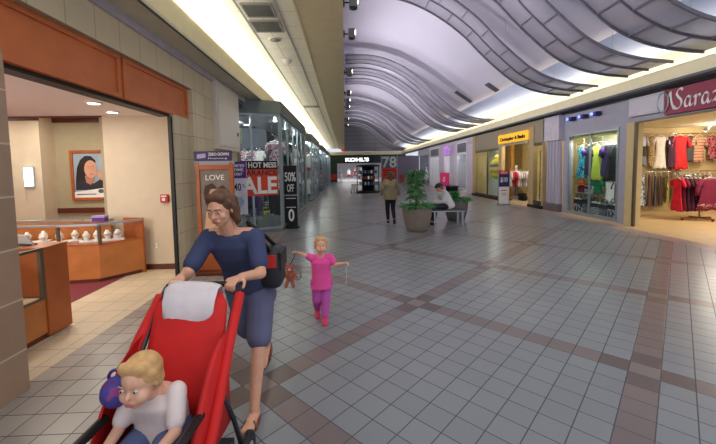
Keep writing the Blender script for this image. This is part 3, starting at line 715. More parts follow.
# ------------------------------------------------------------------ glass bays on the left
struct('wall_left', MB().box(-7.6,-7.45,8.7,YE,0,3.6), mat('bay_back_wall', (96,102,104), .8, var=.08))
struct('ceiling', MB().box(-7.5,-2.62,8.75,YE,3.30,3.40), mat('bay_ceiling', (92,90,98), .8))
struct('wall_left', MB().box(-7.5,-2.62,8.75,8.85,0,3.3), mat('bay_side', (140,142,136), .8))
GM = [pat('cloth_pinkwhite', [(210,120,150),(236,226,230),(180,80,110)], 'noise', 9), mat('cloth_black', (30,30,34), .9), mat('cloth_white', (228,226,224), .9),
      pat('cloth_zebra', [(34,34,38),(210,210,212)], 'wave', 5, dist=6), mat('cloth_grey', (120,120,128), .9), mat('cloth_red', (186,44,48), .9), mat('cloth_teal', (60,130,130), .9), mat('cloth_maroon', (104,30,48), .9)]
M_mann = mat('mannequin_white', (224,220,214), .5)
def bay(n, y0, y1, place, full):
    A, B, D, E_ = (-3.15,y0-.62), (-1.75,y0), (-1.75,y1), (-2.6,y1+.55)
    poly = [A, B, D, E_]
    def off(d):          # push the outline outward
        return [(A[0]-.0, A[1]-d), (B[0]+d, B[1]-d*.7), (D[0]+d, D[1]+d*.7), (E_[0], E_[1]+d)]
    o = off(.05); i_ = off(-.12)
    struct('trim_%d' % (20+n), MB().prism(o+[(-2.62,y1+.5),(-3.15,y0-.5)], 3.20, 3.55), M_darkgrey)
    struct('floor', MB().prism(off(.0)+[(-3.2,y1+.5),(-3.2,y0-.5)], 0.0, .10), mat('bay_plinth', (120,124,124), .6))
    W = struct('window_%d' % n, MB().prism(off(.01)+[(-2.66,y1+.5),(-3.15,y0-.5)], 3.14, 3.20), M_alu)
    segs = [(A,B,2),(B,D,5 if full else 4),(D,E_,1)]
    for a, b, c in segs:
        a, b = V((a[0],a[1],0)), V((b[0],b[1],0)); d = (b-a).normalized(); nrm = V((d.y,-d.x,0)); L = (b-a).length
        for k in range(c):
            p, q = a+d*(L*k/c), a+d*(L*(k+1)/c); mid = (p+q)/2
            struct('pane', MB().obox((mid.x,mid.y,1.63), ((q-p).length-.06,.012,3.0), d, Z_.cross(d)), M_glass, W)
            s_ = .055 if k else .09
            struct('mullion', MB().obox((p.x,p.y,1.63), (s_,s_,3.02), d, Z_.cross(d)), M_alu, W)
        struct('sill', MB().obox(((a.x+b.x)/2,(a.y+b.y)/2,.12), (L,.07,.05), d, Z_.cross(d)), M_alu, W)
    # pillar to the next bay
    struct('wall_left', MB().box(-3.2,-2.55,y1+.57,y1+1.6,0,3.55), mat('bay_pillar', (128,134,132), .7))
    # small ceiling lights behind the glass
    for k in range(4 if full else 2):
        x, y = -3.2+(k%2)*.75, y0+.5+(k//2)*1.5+.4*(k%2)
        dn = thing('downlight', 'small round downlight behind the glass of the %s' % place, 'ceiling light', (x,y,3.2), 'downlights in the glass bays')
        obj('trim_ring', MB().cyl((x,y,3.185),(x,y,3.2),.09,n=20), M_plastic, dn); obj('lens', MB().cyl((x,y,3.178),(x,y,3.186),.07,n=20), M_lamp, dn)
    return off(-.4)
P1 = bay(1, 9.62, 15.4, 'nearest glass storefront', True)
bay(2, 18.4, 23.9, 'second glass storefront', False)
bay(3, 27.0, 32.6, 'third glass storefront', False)
bay(4, 35.6, 41.0, 'fourth glass storefront', False)
# bright cornice beam inside the first bay
struct('trim_9', MB().box(-6.5,-3.3,11.2,11.4,2.55,3.05), mat('olive_beam', (150,152,100), .7))

# window posters of bay 1: on the slanted glass
a, b = V((-3.15,9.0,0)), V((-1.75,9.62,0)); d1 = (b-a).normalized(); n1 = V((d1.y,-d1.x,0))
def onface(s_, z, out=.02): p = a+d1*s_+n1*out; return V((p.x,p.y,z))
t = thing('window_poster', 'red and black clearance sale poster on the glass storefront', 'poster', onface(.93,1.5))
def slab(s0, s1, z0, z1, th, o, m, nm, par):
    c = (onface(s0,z0,o+th/2)+onface(s1,z1,o+th/2))/2
    return obj(nm, MB().obox(c, (s1-s0,th,z1-z0), d1, Z_.cross(d1)), m, par)
sb = slab(.22,1.43,1.02,1.72,.008,.02, mat('sale_orange', (214,66,38), .6), 'sale_panel', t)
sh = slab(.22,1.43,1.72,1.95,.008,.02, M_ink, 'header_panel', t)
text('the', 'The', M_paper, sh, onface(.50,1.83,.028), d1, Z_, .12, .07, .003, .01)
text('title', 'HOT MESS', M_paper, sh, onface(.66,1.765,.028), d1, Z_, .74, .145, .003, .02)
text('clearance', 'CLEARANCE', M_ink, sb, onface(.25,1.56,.028), d1, Z_, 1.15, .14, .003, .015)
text('sale', 'SALE', M_paper, sb, onface(.25,1.06,.028), d1, Z_, 1.15, .47, .003, .03)
for i in range(7):
    x0 = .25+.17*i; slab(x0,x0+.03,1.02-.02*(i%3),1.03,.006,.021, MC['sale_orange'], 'fringe', sb)
# tall sign stand in front of the corner
t = thing('sale_stand', 'tall black floor sign reading 50% OFF beside the glass corner', 'sign stand', (-1.58,10.1,0))
obj('base', MB().box(-1.78,-1.36,9.98,10.22,0,.05), M_black, t)
u = obj('board', MB().box(-1.76,-1.40,10.07,10.10,.98,1.82), M_ink, t); l = obj('lower_board', MB().box(-1.76,-1.40,10.07,10.10,.05,.94), M_ink, t)
obj('frame', MB().box(-1.79,-1.765,10.06,10.11,.05,1.84).box(-1.395,-1.37,10.06,10.11,.05,1.84).box(-1.765,-1.395,10.06,10.11,.94,.98), M_alu, t)
text('lettering', '50%', M_paper, u, (-1.74,10.07,1.36), X_, Z_, .32, .27, .004, .02); text('lettering', 'OFF', M_paper, u, (-1.68,10.07,1.06), X_, Z_, .20, .22, .004, .01)
text('lettering', '0', M_paper, l, (-1.66,10.07,.2), X_, Z_, .17, .36, .004, .02)
obj('rule', MB().box(-1.72,-1.44,10.066,10.07,.60,.62).box(-1.72,-1.44,10.066,10.07,.86,.88), M_paper, l)

# things on show in the glass bays
mannequin('mannequin', 'mannequin in a pink and white top, first behind the nearest slanted glass', (-2.75,10.0,.1), .5, GM[0], GM[1], M_mann, 'shop mannequins on the left')
mannequin('mannequin', 'white clad mannequin behind the corner of the nearest glass storefront', (-2.85,11.2,.1), .9, GM[2], GM[4], M_mann, 'shop mannequins on the left')
mannequin('mannequin', 'black clad mannequin along the nearest glass storefront', (-2.70,12.3,.1), 1.2, GM[1], GM[3], M_mann, 'shop mannequins on the left', skirt=False)
mannequin('mannequin', 'mannequin in pink print at the far end of the nearest glass storefront', (-2.62,14.3,.1), 1.3, GM[0], GM[4], M_mann, 'shop mannequins on the left')
for k, (y, c1, c2, s_) in enumerate(((19.4,2,0,'nearer'),(21.9,5,1,'farther'))):
    mannequin('mannequin', ['white and pink dressed mannequin','red topped mannequin'][k]+' behind the second glass storefront', (-2.62,y,.1), 1.2, GM[c1], GM[c2], M_mann, 'shop mannequins on the left')
for k, (y, c1, c2) in enumerate(((28.2,0,2),(31.0,2,1))):
    mannequin('mannequin', ['pink topped mannequin','white topped mannequin with dark skirt'][k]+' behind the third glass storefront', (-2.62,y,.1), 1.2, GM[c1], GM[c2], M_mann, 'shop mannequins on the left')
for k, (y, c1, c2) in enumerate(((36.8,5,4),(39.2,0,2))):
    mannequin('mannequin', ['red topped mannequin','pink topped mannequin'][k]+' behind the fourth glass storefront', (-2.62,y,.1), 1.2, GM[c1], GM[c2], M_mann, 'shop mannequins on the left')
# purple boots and bag low behind the slanted glass
def boot(p, label, m):
    t = thing('tall_boot', label, 'boot', p, 'purple boots in the glass storefront')
    obj('shaft', MB().tube([(0,.02,.06),(0,.03,.2),(0,.02,.52)], [.05,.05,.075], 12), m, t, local=True)
    obj('foot', MB().caps((0,.02,.05), (.02,-.15,.045), .05, .042), m, t, local=True)
    obj('cuff', MB().lathe([(.078,.50),(.082,.51),(.082,.55),(.078,.56)], (0,.02,0), 14), mat('cuff_lilac', (150,110,180), .8), t, local=True)
    return t
obj('top', MB().box(-2.75,-2.02,9.55,9.85,.42,.46), M_alu, t0 := thing('display_table', 'low metal display table behind the slanted glass', 'table', (-2.4,9.7,.1)))
for sx in (-2.72,-2.06):
    for sy in (9.57,9.82): obj('leg', MB().box(sx-.015,sx+.015,sy-.012,sy+.012,.1,.42), M_alu, t0)
boot((-2.58,9.72,.46), 'purple tall boot left of the pair on the low display table', mat('boot_purple', (104,52,140), .6))
boot((-2.42,9.72,.46), 'purple tall boot right of the pair on the low display table', MC['boot_purple'])
bag('handbag', 'yellow and green small bag beside the purple boots behind glass', (-2.22,9.72,.46), .4, .2, .12, .2, pat('bag_yellowgreen', [(210,206,80),(110,150,70)], 'noise', 14))
cn = ['pink print','black','white','zebra striped','grey','red','teal','maroon']
for b_, (y0, y1, n_, nm) in enumerate(((10.2,15.1,9,'nearest'),(18.9,23.6,7,'second'),(27.5,32.2,7,'third'),(36.1,40.6,6,'fourth'))):
    for k in range(n_):
        c = (k*3+b_*2)%8; y = y0+(y1-y0)*(k+.5)/n_
        garment('dress' if k%2 else 'blouse', '%s %s hanging high behind the %s glass storefront, %s from its near end' % (cn[c], 'dress' if k%2 else 'top', nm, ['first','second','third','fourth','fifth','sixth','seventh','eighth','ninth'][k]), 'clothes', (-2.06-.05*(k%3),y,2.62+.1*(k%2)), .3+.2*(k%3), .44, .7+.25*(k%2), GM[c], 'dress' if k%2 else 'top', .3, group='clothes behind the %s glass storefront' % nm)
    for k in range(n_):
        c = (k*5+b_+1)%8; y = y0+(y1-y0)*(k+.35)/n_
        garment('blouse', '%s top hanging low behind the %s glass storefront, %s from its near end' % (cn[c], nm, ['first','second','third','fourth','fifth','sixth','seventh','eighth','ninth'][k]), 'clothes', (-2.10,y,1.22), .4, .46, .75, GM[c], 'top', .3, group='low clothes behind the %s glass storefront' % nm)
    t = thing('clothes_rail', 'low chrome clothes rail behind the %s glass storefront' % nm, 'clothes rail', (-2.10,(y0+y1)/2,.1))
    obj('bar', MB().cyl((-2.10,y0,1.2),(-2.10,y1,1.2),.014), M_chrome, t)
    for y in (y0+.05, y1-.05): obj('leg', MB().cyl((-2.62,y,.1),(-2.62,y,1.2),.016), M_chrome, t)
    t = thing('clothes_rail', 'high chrome clothes rail behind the %s glass storefront' % nm, 'clothes rail', (-2.11,(y0+y1)/2,2.7))
    obj('bar', MB().cyl((-2.11,y0,2.73),(-2.11,y1,2.73),.014), M_chrome, t)
    for y in (y0+.1, y1-.1): obj('hanger_rod', MB().cyl((-2.11,y,2.73),(-2.11,y,3.2),.008,n=6), M_chrome, t)
struct('wall_bay_partition', MB().box(-7.4,-2.95,13.3,13.4,0,3.28), mat('bay_partition',(84,86,94),.8,var=.06))
t = thing('clothes_rail', 'upper wall rail behind the nearest glass storefront', 'clothes rail', (-4.2,13.1,2.5))
obj('bar', MB().cyl((-5.6,13.1,2.5),(-3.0,13.1,2.5),.014), M_chrome, t)
for x in (-5.5,-3.1): obj('bracket', MB().cyl((x,13.1,2.5),(x,13.3,2.5),.01), M_chrome, t)
for k in range(9):
    c = (2,0,1,6,2,5,3,0,2)[k]
    garment('blouse', '%s top on the wall rail behind the nearest glass, %s from the left' % (cn[c], ['first','second','third','fourth','fifth','sixth','seventh','eighth','ninth'][k]), 'clothes', (-5.4+k*.28,13.1,2.52), .2*math.sin(k*3), .36, .72, GM[c], 'top', .25, group='tops on the upper wall rail behind glass')
# hanging clothes deeper in bays 1 and 2
def rail(p0, p1, z, label, legs=True):
    t = thing('clothes_rail', label, 'clothes rail', ((p0[0]+p1[0])/2,(p0[1]+p1[1])/2,0 if legs else z))
    mb = MB().cyl((p0[0],p0[1],z), (p1[0],p1[1],z), .016, n=10); obj('bar', mb, M_chrome, t)
    for p in (p0, p1):
        if legs:
            obj('leg', MB().cyl((p[0],p[1],.1), (p[0],p[1],z), .016), M_chrome, t); 
        else: obj('bracket', MB().cyl((p[0],p[1],z), (p[0],p[1]+.12,z), .012), M_chrome, t)
    return t
rail((-4.6,12.6), (-3.2,12.6), 1.55, 'chrome clothes rail behind the nearest glass storefront')
for k in range(9):
    c = ['black','zebra print','pink print','grey','white','red','black','teal','maroon'][k]
    m = GM[[1,3,0,4,2,5,1,6,7][k]]
    garment('blouse', '%s top on the rail in the nearest glass storefront, %s from the left' % (c, ["first","second","third","fourth","fifth","sixth","seventh","eighth","ninth"][k]), 'clothes', (-4.5+k*.15,12.6,1.58), 1.2, .40, .62, m, 'top', .25, group='tops on the rail behind the glass storefront')
# ------------------------------------------------------------------ right: dress shop with the maroon sign
struct('wall_right', MB().box(7.9,8.1,2.5,9.74,2.84,3.5).box(7.9,8.1,9.74,12.3,2.76,3.5).box(7.9,8.06,9.44,9.74,0,2.84).box(7.9,8.06,12.0,12.3,0,2.76).box(7.9,8.06,9.74,12.0,0,.06), M_wallR)
struct('wall_right', MB().box(7.86,8.1,9.17,9.44,0,2.84), M_tan)
struct('door_1', MB().box(7.84,7.90,9.10,9.17,0,2.84).box(7.84,7.9,2.5,9.10,2.80,2.84), M_bronze)
struct('wall_dress_shop', MB().box(8.36,15.5,12.3,12.42,0,3.05), M_tan)
struct('wall_right', MB().box(15.0,15.2,2.5,12.3,0,3.05), M_tan)
struct('ceiling', MB().box(8.1,15.2,2.5,12.42,3.0,3.1), mat('shop_ceiling', (226,214,178), .9, var=.02))
struct('trim_10', MB().box(9.3,15.0,12.22,12.3,2.70,2.80), mat('tan_shelf', (190,150,92), .6))
# maroon sign with script lettering, white blank sign next to it
t = thing('shop_sign', 'maroon shop sign with white script lettering over the dress shop', 'sign', (7.85,7.4,3.17))
M_maroon = mat('sign_maroon', (140,34,66), .45, var=.04)
bd = obj('board', MB().box(7.82,7.90,4.2,8.285,2.88,3.48), M_maroon, t, bevel=.006)
def nib(strokes, o, ax, ay, sc, w=.055, ang=.75, t_=.012, z=0.0):
    """calligraphic strokes: smooth curves swept by a slanted broad pen"""
    o, ax, ay = V(o), V(ax), V(ay); an = ax.normalized().cross(ay); mb = MB(); nx, ny = w*math.cos(ang), w*math.sin(ang)
    for st in strokes:
        P = []
        for i in range(len(st)-1):
            p0, p1, p2, p3 = st[max(i-1,0)], st[i], st[i+1], st[min(i+2,len(st)-1)]
            for k in range(6):
                u = k/6
                P.append(tuple(.5*((2*p1[j])+(-p0[j]+p2[j])*u+(2*p0[j]-5*p1[j]+4*p2[j]-p3[j])*u*u+(-p0[j]+3*p1[j]-3*p2[j]+p3[j])*u**3) for j in (0,1)))
        P.append(st[-1]); rings = []
        L_ = [o+ax*(x*sc)+ay*(y*sc) for x, y in P]; e = (ax.normalized()*nx+ay*ny)*sc
        rings = [[q-e+an*z, q+e+an*z, q+e+an*(z+t_), q-e+an*(z+t_)] for q in L_]
        mb.loft(rings, True, False)
        mb.tube([q+an*(z+t_*.4) for q in L_], w*sc*.38, 6)
    return mb
Sx = [[(.62,.92),(.50,1.02),(.30,.98),(.18,.80),(.32,.62),(.52,.46),(.56,.24),(.38,.06),(.12,.06),(-.02,.20)], [(-.30,.96),(-.22,.5),(-.02,.10),(.12,.06)], [(-.30,.96),(-.40,.88),(-.36,.74)]]
Ax = [[(.40,.50),(.22,.56),(.06,.38),(.06,.14),(.20,.06),(.38,.24),(.44,.52)], [(.44,.52),(.40,.2),(.48,.06),(.60,.16)]]
Rx = [[(.0,.46),(.10,.54),(.12,.30),(.10,.06)], [(.12,.34),(.24,.52),(.36,.54),(.42,.46)]]
Zx = [[(.02,.48),(.14,.54),(.40,.48),(.30,.34),(.06,.10)], [(.06,.10),(.24,.16),(.36,.04),(.52,.14)]]
def place(st, dx): return [[(x+dx, y) for x, y in s_] for s_ in st]
word = place(Sx,.0)+place(Ax,.78)+place(Rx,1.46)+place(Ax,1.98)+place(Zx,2.66)
obj('lettering', nib(word, (7.82,8.03,2.97), NY*.70, Z_, .46, z=.001), M_paper, bd)
t = thing('blank_sign', 'blank white sign box left of the maroon shop sign', 'sign', (7.85,8.9,3.2))
obj('box', MB().box(7.80,7.90,8.29,9.33,2.98,3.47), mat('sign_white', (200,194,204), .5, var=.02), t, bevel=.008)
obj('rim', MB().box(7.795,7.80,8.33,9.29,3.01,3.03).box(7.795,7.80,8.33,9.29,3.42,3.44), mat('sign_rim', (176,172,182), .5), t)
t = thing('ring_emblem', 'pale ring emblem between the white sign and the maroon sign', 'emblem', (7.78,8.31,3.19))
obj('ring', MB().tube([(7.80,8.31+.15*math.cos(a),3.19+.235*math.sin(a)) for a in [2*PI*i/32 for i in range(33)]], .017, 8, False), M_alu, t)
# three spotlights with blue-white lamps
for y, nme in ((11.76,'farthest'),(11.16,'middle'),(10.58,'nearest')):
    t = thing('wall_spotlight', '%s of the three blue glowing spotlights over the shop window' % nme, 'lamp', (7.9,y,3.28), 'spotlights over the shop window')
    obj('plate', MB().box(7.885,7.90,y-.06,y+.06,3.22,3.34), M_black, t)
    h = obj('housing', MB().box(7.70,7.885,y-.14,y+.10,3.22,3.34), mat('blue_housing',(40,42,110),.5), t, bevel=.015)
    obj('lens', MB().box(7.688,7.70,y-.01,y+.09,3.235,3.325).box(7.70,7.80,y+.10,y+.108,3.235,3.325), mat('blue_lamp', (150,170,255), .4, emit=3, ecol=(90,110,255)), h)

# shop window with hanging dresses
W = struct('window_5', MB().box(7.88,7.94,9.74,9.80,.06,2.76).box(7.88,7.94,11.94,12.0,.06,2.76).box(7.88,7.94,9.80,11.94,.06,.12).box(7.88,7.94,9.80,11.94,2.70,2.76), M_alu)
struct('mullion', MB().box(7.885,7.935,10.90,10.945,.12,2.70), M_alu, W)
struct('pane', MB().box(7.905,7.915,9.80,10.9,.12,2.70), M_glass, W); struct('pane', MB().box(7.905,7.915,10.945,11.94,.12,2.70), M_glass, W)
pl = [(8.02,9.62),(8.40,9.62),(8.98,12.28),(8.02,12.28)]
struct('wall_window_back', MB().add([(8.34,9.6,0),(8.38,9.6,0),(9.0,12.3,0),(8.96,12.3,0),(8.34,9.6,3),(8.38,9.6,3),(9.0,12.3,3),(8.96,12.3,3)], [[0,3,2,1],[4,5,6,7],[0,1,5,4],[1,2,6,5],[2,3,7,6],[3,0,4,7]]), mat('window_back_cream', (196,190,160), .8))
struct('floor', MB().prism(pl, 0, .08), M_white)
struct('ceiling', MB().prism(pl, 2.80, 2.86), mat('window_valance', (214,210,150), .8))
struct('trim_11', MB().box(8.06,8.10,9.74,12.0,2.60,2.80), mat('window_valance2', (206,204,140), .8))
for z, nm in ((2.42,'upper'),(1.28,'lower')):
    t = thing('clothes_rail', 'thin %s clothes rail inside the shop window' % nm, 'clothes rail', (8.2,10.9,z))
    obj('bar', MB().cyl((8.2,9.66,z),(8.2,12.25,z),.012), M_chrome, t)
wcl = [(11.72,2.42,.42,1.05,'turquoise long dress at the left end of the window, on the upper rail','dress',pat('cloth_turq',[(30,120,170),(70,190,200),(24,70,110)],'noise',10),0),
       (11.40,2.42,.34,.95,'dark long top beside the turquoise dress on the window rail','tunic',mat('cloth_charcoal',(52,50,60),.9),.3),
       (11.02,2.42,.42,1.10,'lime green long dress in the middle of the shop window','dress',mat('cloth_lime',(176,196,70),.9),0),
       (10.62,2.42,.34,.95,'dark purple top right of the lime green dress','tunic',mat('cloth_darkpurple',(58,44,92),.9),.3),
       (10.36,2.42,.52,1.10,'wide black dress on the upper rail, right of the dark purple top','dress',GM[1],.35),
       (10.02,2.42,.50,1.10,'charcoal dress at the right end of the upper window rail','dress',mat('cloth_charcoal2',(62,62,70),.9),.35),
       (10.98,1.28,.46,.40,'emerald green top on the lower window rail','top',mat('cloth_emerald',(24,112,72),.9),.15),
       (10.38,1.28,.40,.62,'white vest top on the lower rail of the shop window','top',M_paper,0),
       (10.08,1.28,.32,.70,'dark red top right of the white vest top in the window','top',GM[7],.2),
       (9.90,1.28,.30,.70,'wine red top at the right end of the lower window rail','top',mat('cloth_wine',(140,40,60),.9),.2)]
for y, z, w_, h, lab, kind, m, sl in wcl:
    garment('dress' if kind == 'dress' else 'blouse', lab, 'clothes', (8.2,y,z), -PI/2, w_*1.18, h, m, kind, sl)
for y, z, lab in ((11.50,2.12,'left'),(10.66,2.12,'right')):
    t = thing('purple_balloon', 'purple paper ball hanging in the shop window, the %s one' % lab, 'decoration', (8.1,y,z))
    obj('ball', MB().ell((8.1,y,z), (.08,.09,.12)), M_purple, t); obj('cord', MB().cyl((8.1,y,z+.12),(8.1,y,2.6),.003,n=6), M_paper, t)
t = thing('hat', 'orange and red hat on a stack of bags in the window', 'hat', (8.15,11.62,1.02))
obj('brim', MB().lathe([(.06,1.02),(.16,1.02),(.16,1.035),(.06,1.04)], (8.15,11.62,0), 20), mat('hat_orange',(196,110,40),.8), t); obj('crown', MB().ell((8.15,11.62,1.06), (.09,.09,.10)), mat('hat_red',(180,50,40),.8), t)
M_bagpat = [pat('bag_bw',[(40,40,46),(200,200,208),(70,70,78),(140,140,150)],'cell',22), pat('bag_dark',[(60,60,68),(120,120,130),(44,44,50)],'noise',12), pat('bag_stripe',[(28,28,32),(196,196,200)],'wave',7,dist=3), mat('bag_red',(120,24,34),.6)]
bags = [(11.66,.08,.46,.66,0,'black and white patterned bag at the left end of the window floor'),(11.26,.08,.40,.72,1,'dark bag second from the left on the window floor'),(10.86,.08,.42,.58,2,'zebra striped bag in the middle of the window floor'),(10.48,.08,.40,.56,1,'dark bag right of the zebra striped bag'),(10.12,.08,.40,.60,0,'black and white patterned bag right of the dark bags on the window floor'),(9.86,.08,.28,.52,1,'narrow dark bag at the right end of the window floor')]
for y, z, w_, h, k, lab in bags: bag('handbag', lab, (8.14,y,z), -PI/2, w_, .2, h*.74, M_bagpat[k], 'bags on the window floor')
t = thing('display_shelf', 'glass shelf with bags in the left half of the shop window', 'shelf', (8.14,11.4,.76))
obj('plate', MB().box(8.03,8.30,10.98,11.92,.745,.765), M_alu, t)
for y in (11.02,11.88): obj('support', MB().box(8.27,8.30,y-.012,y+.012,.08,.745), M_alu, t)
bag('handbag', 'small red and black bag on the shelf in the window', (8.14,11.62,.766), -PI/2, .26, .14, .22, M_bagpat[3]); bag('handbag', 'grey patterned bag on the shelf in the window', (8.14,11.22,.766), -PI/2, .40, .14, .24, M_bagpat[2])

# inside the dress shop: upper and lower rows of clothes on the end wall
def pt(c, k='noise', s_=9, nm=None): return pat(nm, c, k, s_)
ycl = 12.10
t = thing('clothes_rail', 'upper clothes rail along the end wall of the dress shop', 'clothes rail', (11.6,ycl,2.78)); obj('bar', MB().cyl((9.9,ycl,2.78),(14.4,ycl,2.78),.014), M_chrome, t)
for x in (10.0,12.0,14.0): obj('bracket', MB().cyl((x,ycl,2.78),(x,12.3,2.78),.01), M_chrome, t)
t = thing('clothes_rail', 'lower clothes rail along the end wall of the dress shop', 'clothes rail', (11.6,ycl,1.42)); obj('bar', MB().cyl((9.9,ycl,1.42),(14.4,ycl,1.42),.014), M_chrome, t)
for x in (10.0,12.0,14.0): obj('bracket', MB().cyl((x,ycl,1.42),(x,12.3,1.42),.01), M_chrome, t)
u = [(10.62,.42,1.05,'grey and white dress, leftmost on the upper wall rail',pt([(120,124,140),(44,40,52),(196,196,206)],'grad',3,'c_u1'),'tunic',.3),
     (11.02,.30,1.10,'beige and brown draped scarf left of the white dress',pt([(150,112,66),(206,176,120),(90,60,40)],'noise',21,'c_u2'),'scarf',0),
     (11.34,.48,1.15,'flowing white dress on the upper wall rail',mat('c_u3',(232,224,210),.9),'dress',.25),
     (11.78,.36,1.15,'dark wrap hanging behind the red tunic on the upper wall rail',mat('c_u4',(66,40,60),.9),'tunic',.3),
     (12.06,.52,1.20,'bright red embroidered tunic on the upper wall rail',pt([(214,28,30),(206,24,30),(214,30,30),(150,34,44)],'noise',18,'c_u5'),'tunic',.35),
     (12.44,.30,.92,'dark grey top left of the striped top on the upper wall rail',mat('c_u6',(70,66,66),.9),'top',.3),
     (12.78,.50,.95,'striped top in coral, green and beige on the upper wall rail',pt([(196,120,96),(214,190,140),(96,150,120),(160,70,64)],'wave',3,'c_u7'),'top',.35),
     (13.28,.34,.85,'black and red print top on the upper wall rail',pt([(30,26,30),(190,40,44),(60,140,150)],'noise',18,'c_u8'),'top',.2),
     (13.62,.46,.90,'teal and pink print top, rightmost on the upper wall rail',pt([(40,140,130),(200,80,110),(220,210,190),(30,70,90)],'noise',18,'c_u9'),'tunic',.3)]
for x, w_, h, lab, m, kind, sl in u: garment({'tunic':'tunic','dress':'dress','scarf':'scarf','top':'blouse'}[kind], lab, 'clothes', (x,ycl,2.80), .15*math.sin(x*5), w_, h, m, kind, sl)
l = [(10.66,.46,1.15,'black and white patterned skirt, leftmost on the lower wall rail',pt([(150,158,170),(40,40,48),(206,210,216)],'cell',16,'c_l1'),'skirt'),
     (10.98,.34,1.15,'maroon print dress second on the lower wall rail',pt([(110,50,66),(70,56,80),(150,120,120)],'wave',4,'c_l2'),'dress'),
     (11.20,.34,1.15,'grey print dress third on the lower wall rail',pt([(84,70,84),(140,120,130),(60,44,60)],'wave',4,'c_l3'),'dress'),
     (11.42,.34,1.12,'dark print dress fourth on the lower wall rail',pt([(60,50,64),(120,96,100),(40,34,44)],'wave',4,'c_l4'),'dress'),
     (11.66,.40,1.0,'green and yellow print dress on the lower wall rail',pt([(80,110,80),(190,170,90),(44,60,56)],'noise',18,'c_l5'),'tunic'),
     (11.92,.34,.96,'mint green dress on the lower wall rail',mat('c_l6',(150,200,180),.9),'dress'),
     (12.10,.32,1.0,'red and pink dress on the lower wall rail',pt([(200,36,56),(214,90,110)],'noise',18,'c_l7'),'dress'),
     (12.28,.32,1.0,'wine dress right of the red and pink dress on the lower wall rail',mat('c_l8',(92,20,40),.9),'dress'),
     (12.46,.32,1.0,'plum dress on the lower wall rail',mat('c_l9',(70,24,46),.9),'dress'),
     (12.64,.32,1.0,'black dress with white dots on the lower wall rail',pt([(30,26,32),(34,30,36),(190,186,190)],'cell',24,'c_l10'),'dress'),
     (12.82,.32,1.0,'dark wine dress right of the dotted black dress',mat('c_l11',(80,26,48),.9),'dress'),
     (13.02,.34,.9,'tan top near the right end of the lower wall rail',mat('c_l12',(190,150,110),.9),'top'),
     (13.24,.36,.7,'pale pink top on the lower wall rail',mat('c_l13',(226,160,180),.9),'top'),
     (13.56,.40,.9,'rose pink dress, rightmost on the lower wall rail',mat('c_l14',(214,130,156),.9),'dress')]
for x, w_, h, lab, m, kind in l: garment('blouse' if kind == 'top' else kind, lab, 'clothes', (x,ycl,1.44), .15 if kind == 'skirt' else .85+.15*math.sin(x*7), w_, h, m, kind, 0)
# free standing rack in front
rx, ry = 10.62, 9.95
t = thing('clothes_rack', 'chrome four armed clothes rack on the tan floor of the dress shop', 'clothes rack', (rx,ry,0))
obj('base', MB().box(rx-.55,rx+.35,ry-.03,ry+.03,.05,.09).box(rx-.03,rx+.03,ry-.42,ry+.30,.05,.09), mat('rack_wood',(150,84,44),.5), t)
for dx, dy in ((-.52,0),(.32,0),(0,-.39),(0,.27)): obj('foot', MB().cyl((rx+dx,ry+dy,0),(rx+dx,ry+dy,.05),.03), M_black, t)
obj('post', MB().cyl((rx,ry,.09),(rx,ry,1.36),.018), M_chrome, t)
obj('arm', MB().cyl((rx-.75,ry,1.34),(rx+.35,ry,1.34),.014), M_chrome, t); obj('arm', MB().cyl((rx,ry-.30,1.34),(rx,ry+.28,1.34),.014), M_chrome, t)
garment('tunic', 'maroon tunic with pale embroidery facing the walkway on the clothes rack', 'clothes', (rx+.02,ry-.25,1.36), 0, .66, .92, mat('c_r1',(112,20,48),.9), 'tunic', .45, m2=pat('c_r2',[(112,20,48),(104,18,44),(206,150,126)],'noise',22))
for i, (c, nm) in enumerate((((206,30,60),'crimson'),((110,20,44),'maroon'),((60,20,36),'dark plum'),((90,24,50),'wine'),((40,26,34),'black'),((160,130,90),'tan'))):
    garment('dress', '%s dress on the left arm of the clothes rack' % nm, 'clothes', (rx-.72+i*.125,ry,1.36), 1.4, .42, .95, mat('c_rk%d' % i, c, .9, var=.25), 'dress', .2)
garment('blouse', 'mint green top behind the maroon tunic on the clothes rack', 'clothes', (rx+.26,ry,1.36), .9, .5, .8, mat('c_r8',(140,196,176),.9), 'top', .3)
bag('handbag', 'teal bag on the floor beside the clothes rack', (rx+.42,ry-.28,0), 0, .26, .14, .28, mat('bag_teal',(50,140,120),.7))
for x, nm in ((12.2,'left'),(13.4,'right')):
    t = thing('ceiling_spot', 'small %s ceiling spotlight over the rows of dresses' % nm, 'lamp', (x,11.2,3.0), 'spots in the dress shop')
    obj('stem', MB().cyl((x,11.2,2.9),(x,11.2,3.0),.015), M_steel, t); h = obj('head', MB().cyl((x,11.25,2.93),(x,11.37,2.80),.05,.065), M_steel, t)
    obj('lens', MB().cyl((x,11.37,2.80),(x,11.375,2.795),.058), M_lamp, h)
t = thing('ceiling_light', 'bright flat light panel in the dress shop ceiling', 'ceiling light', (10.6,8.2,3.0))
obj('frame', MB().box(9.95,11.25,7.55,8.85,2.985,3.0), M_white, t); obj('diffuser', MB().box(10.0,11.2,7.6,8.8,2.972,2.986), M_lampsoft, t)

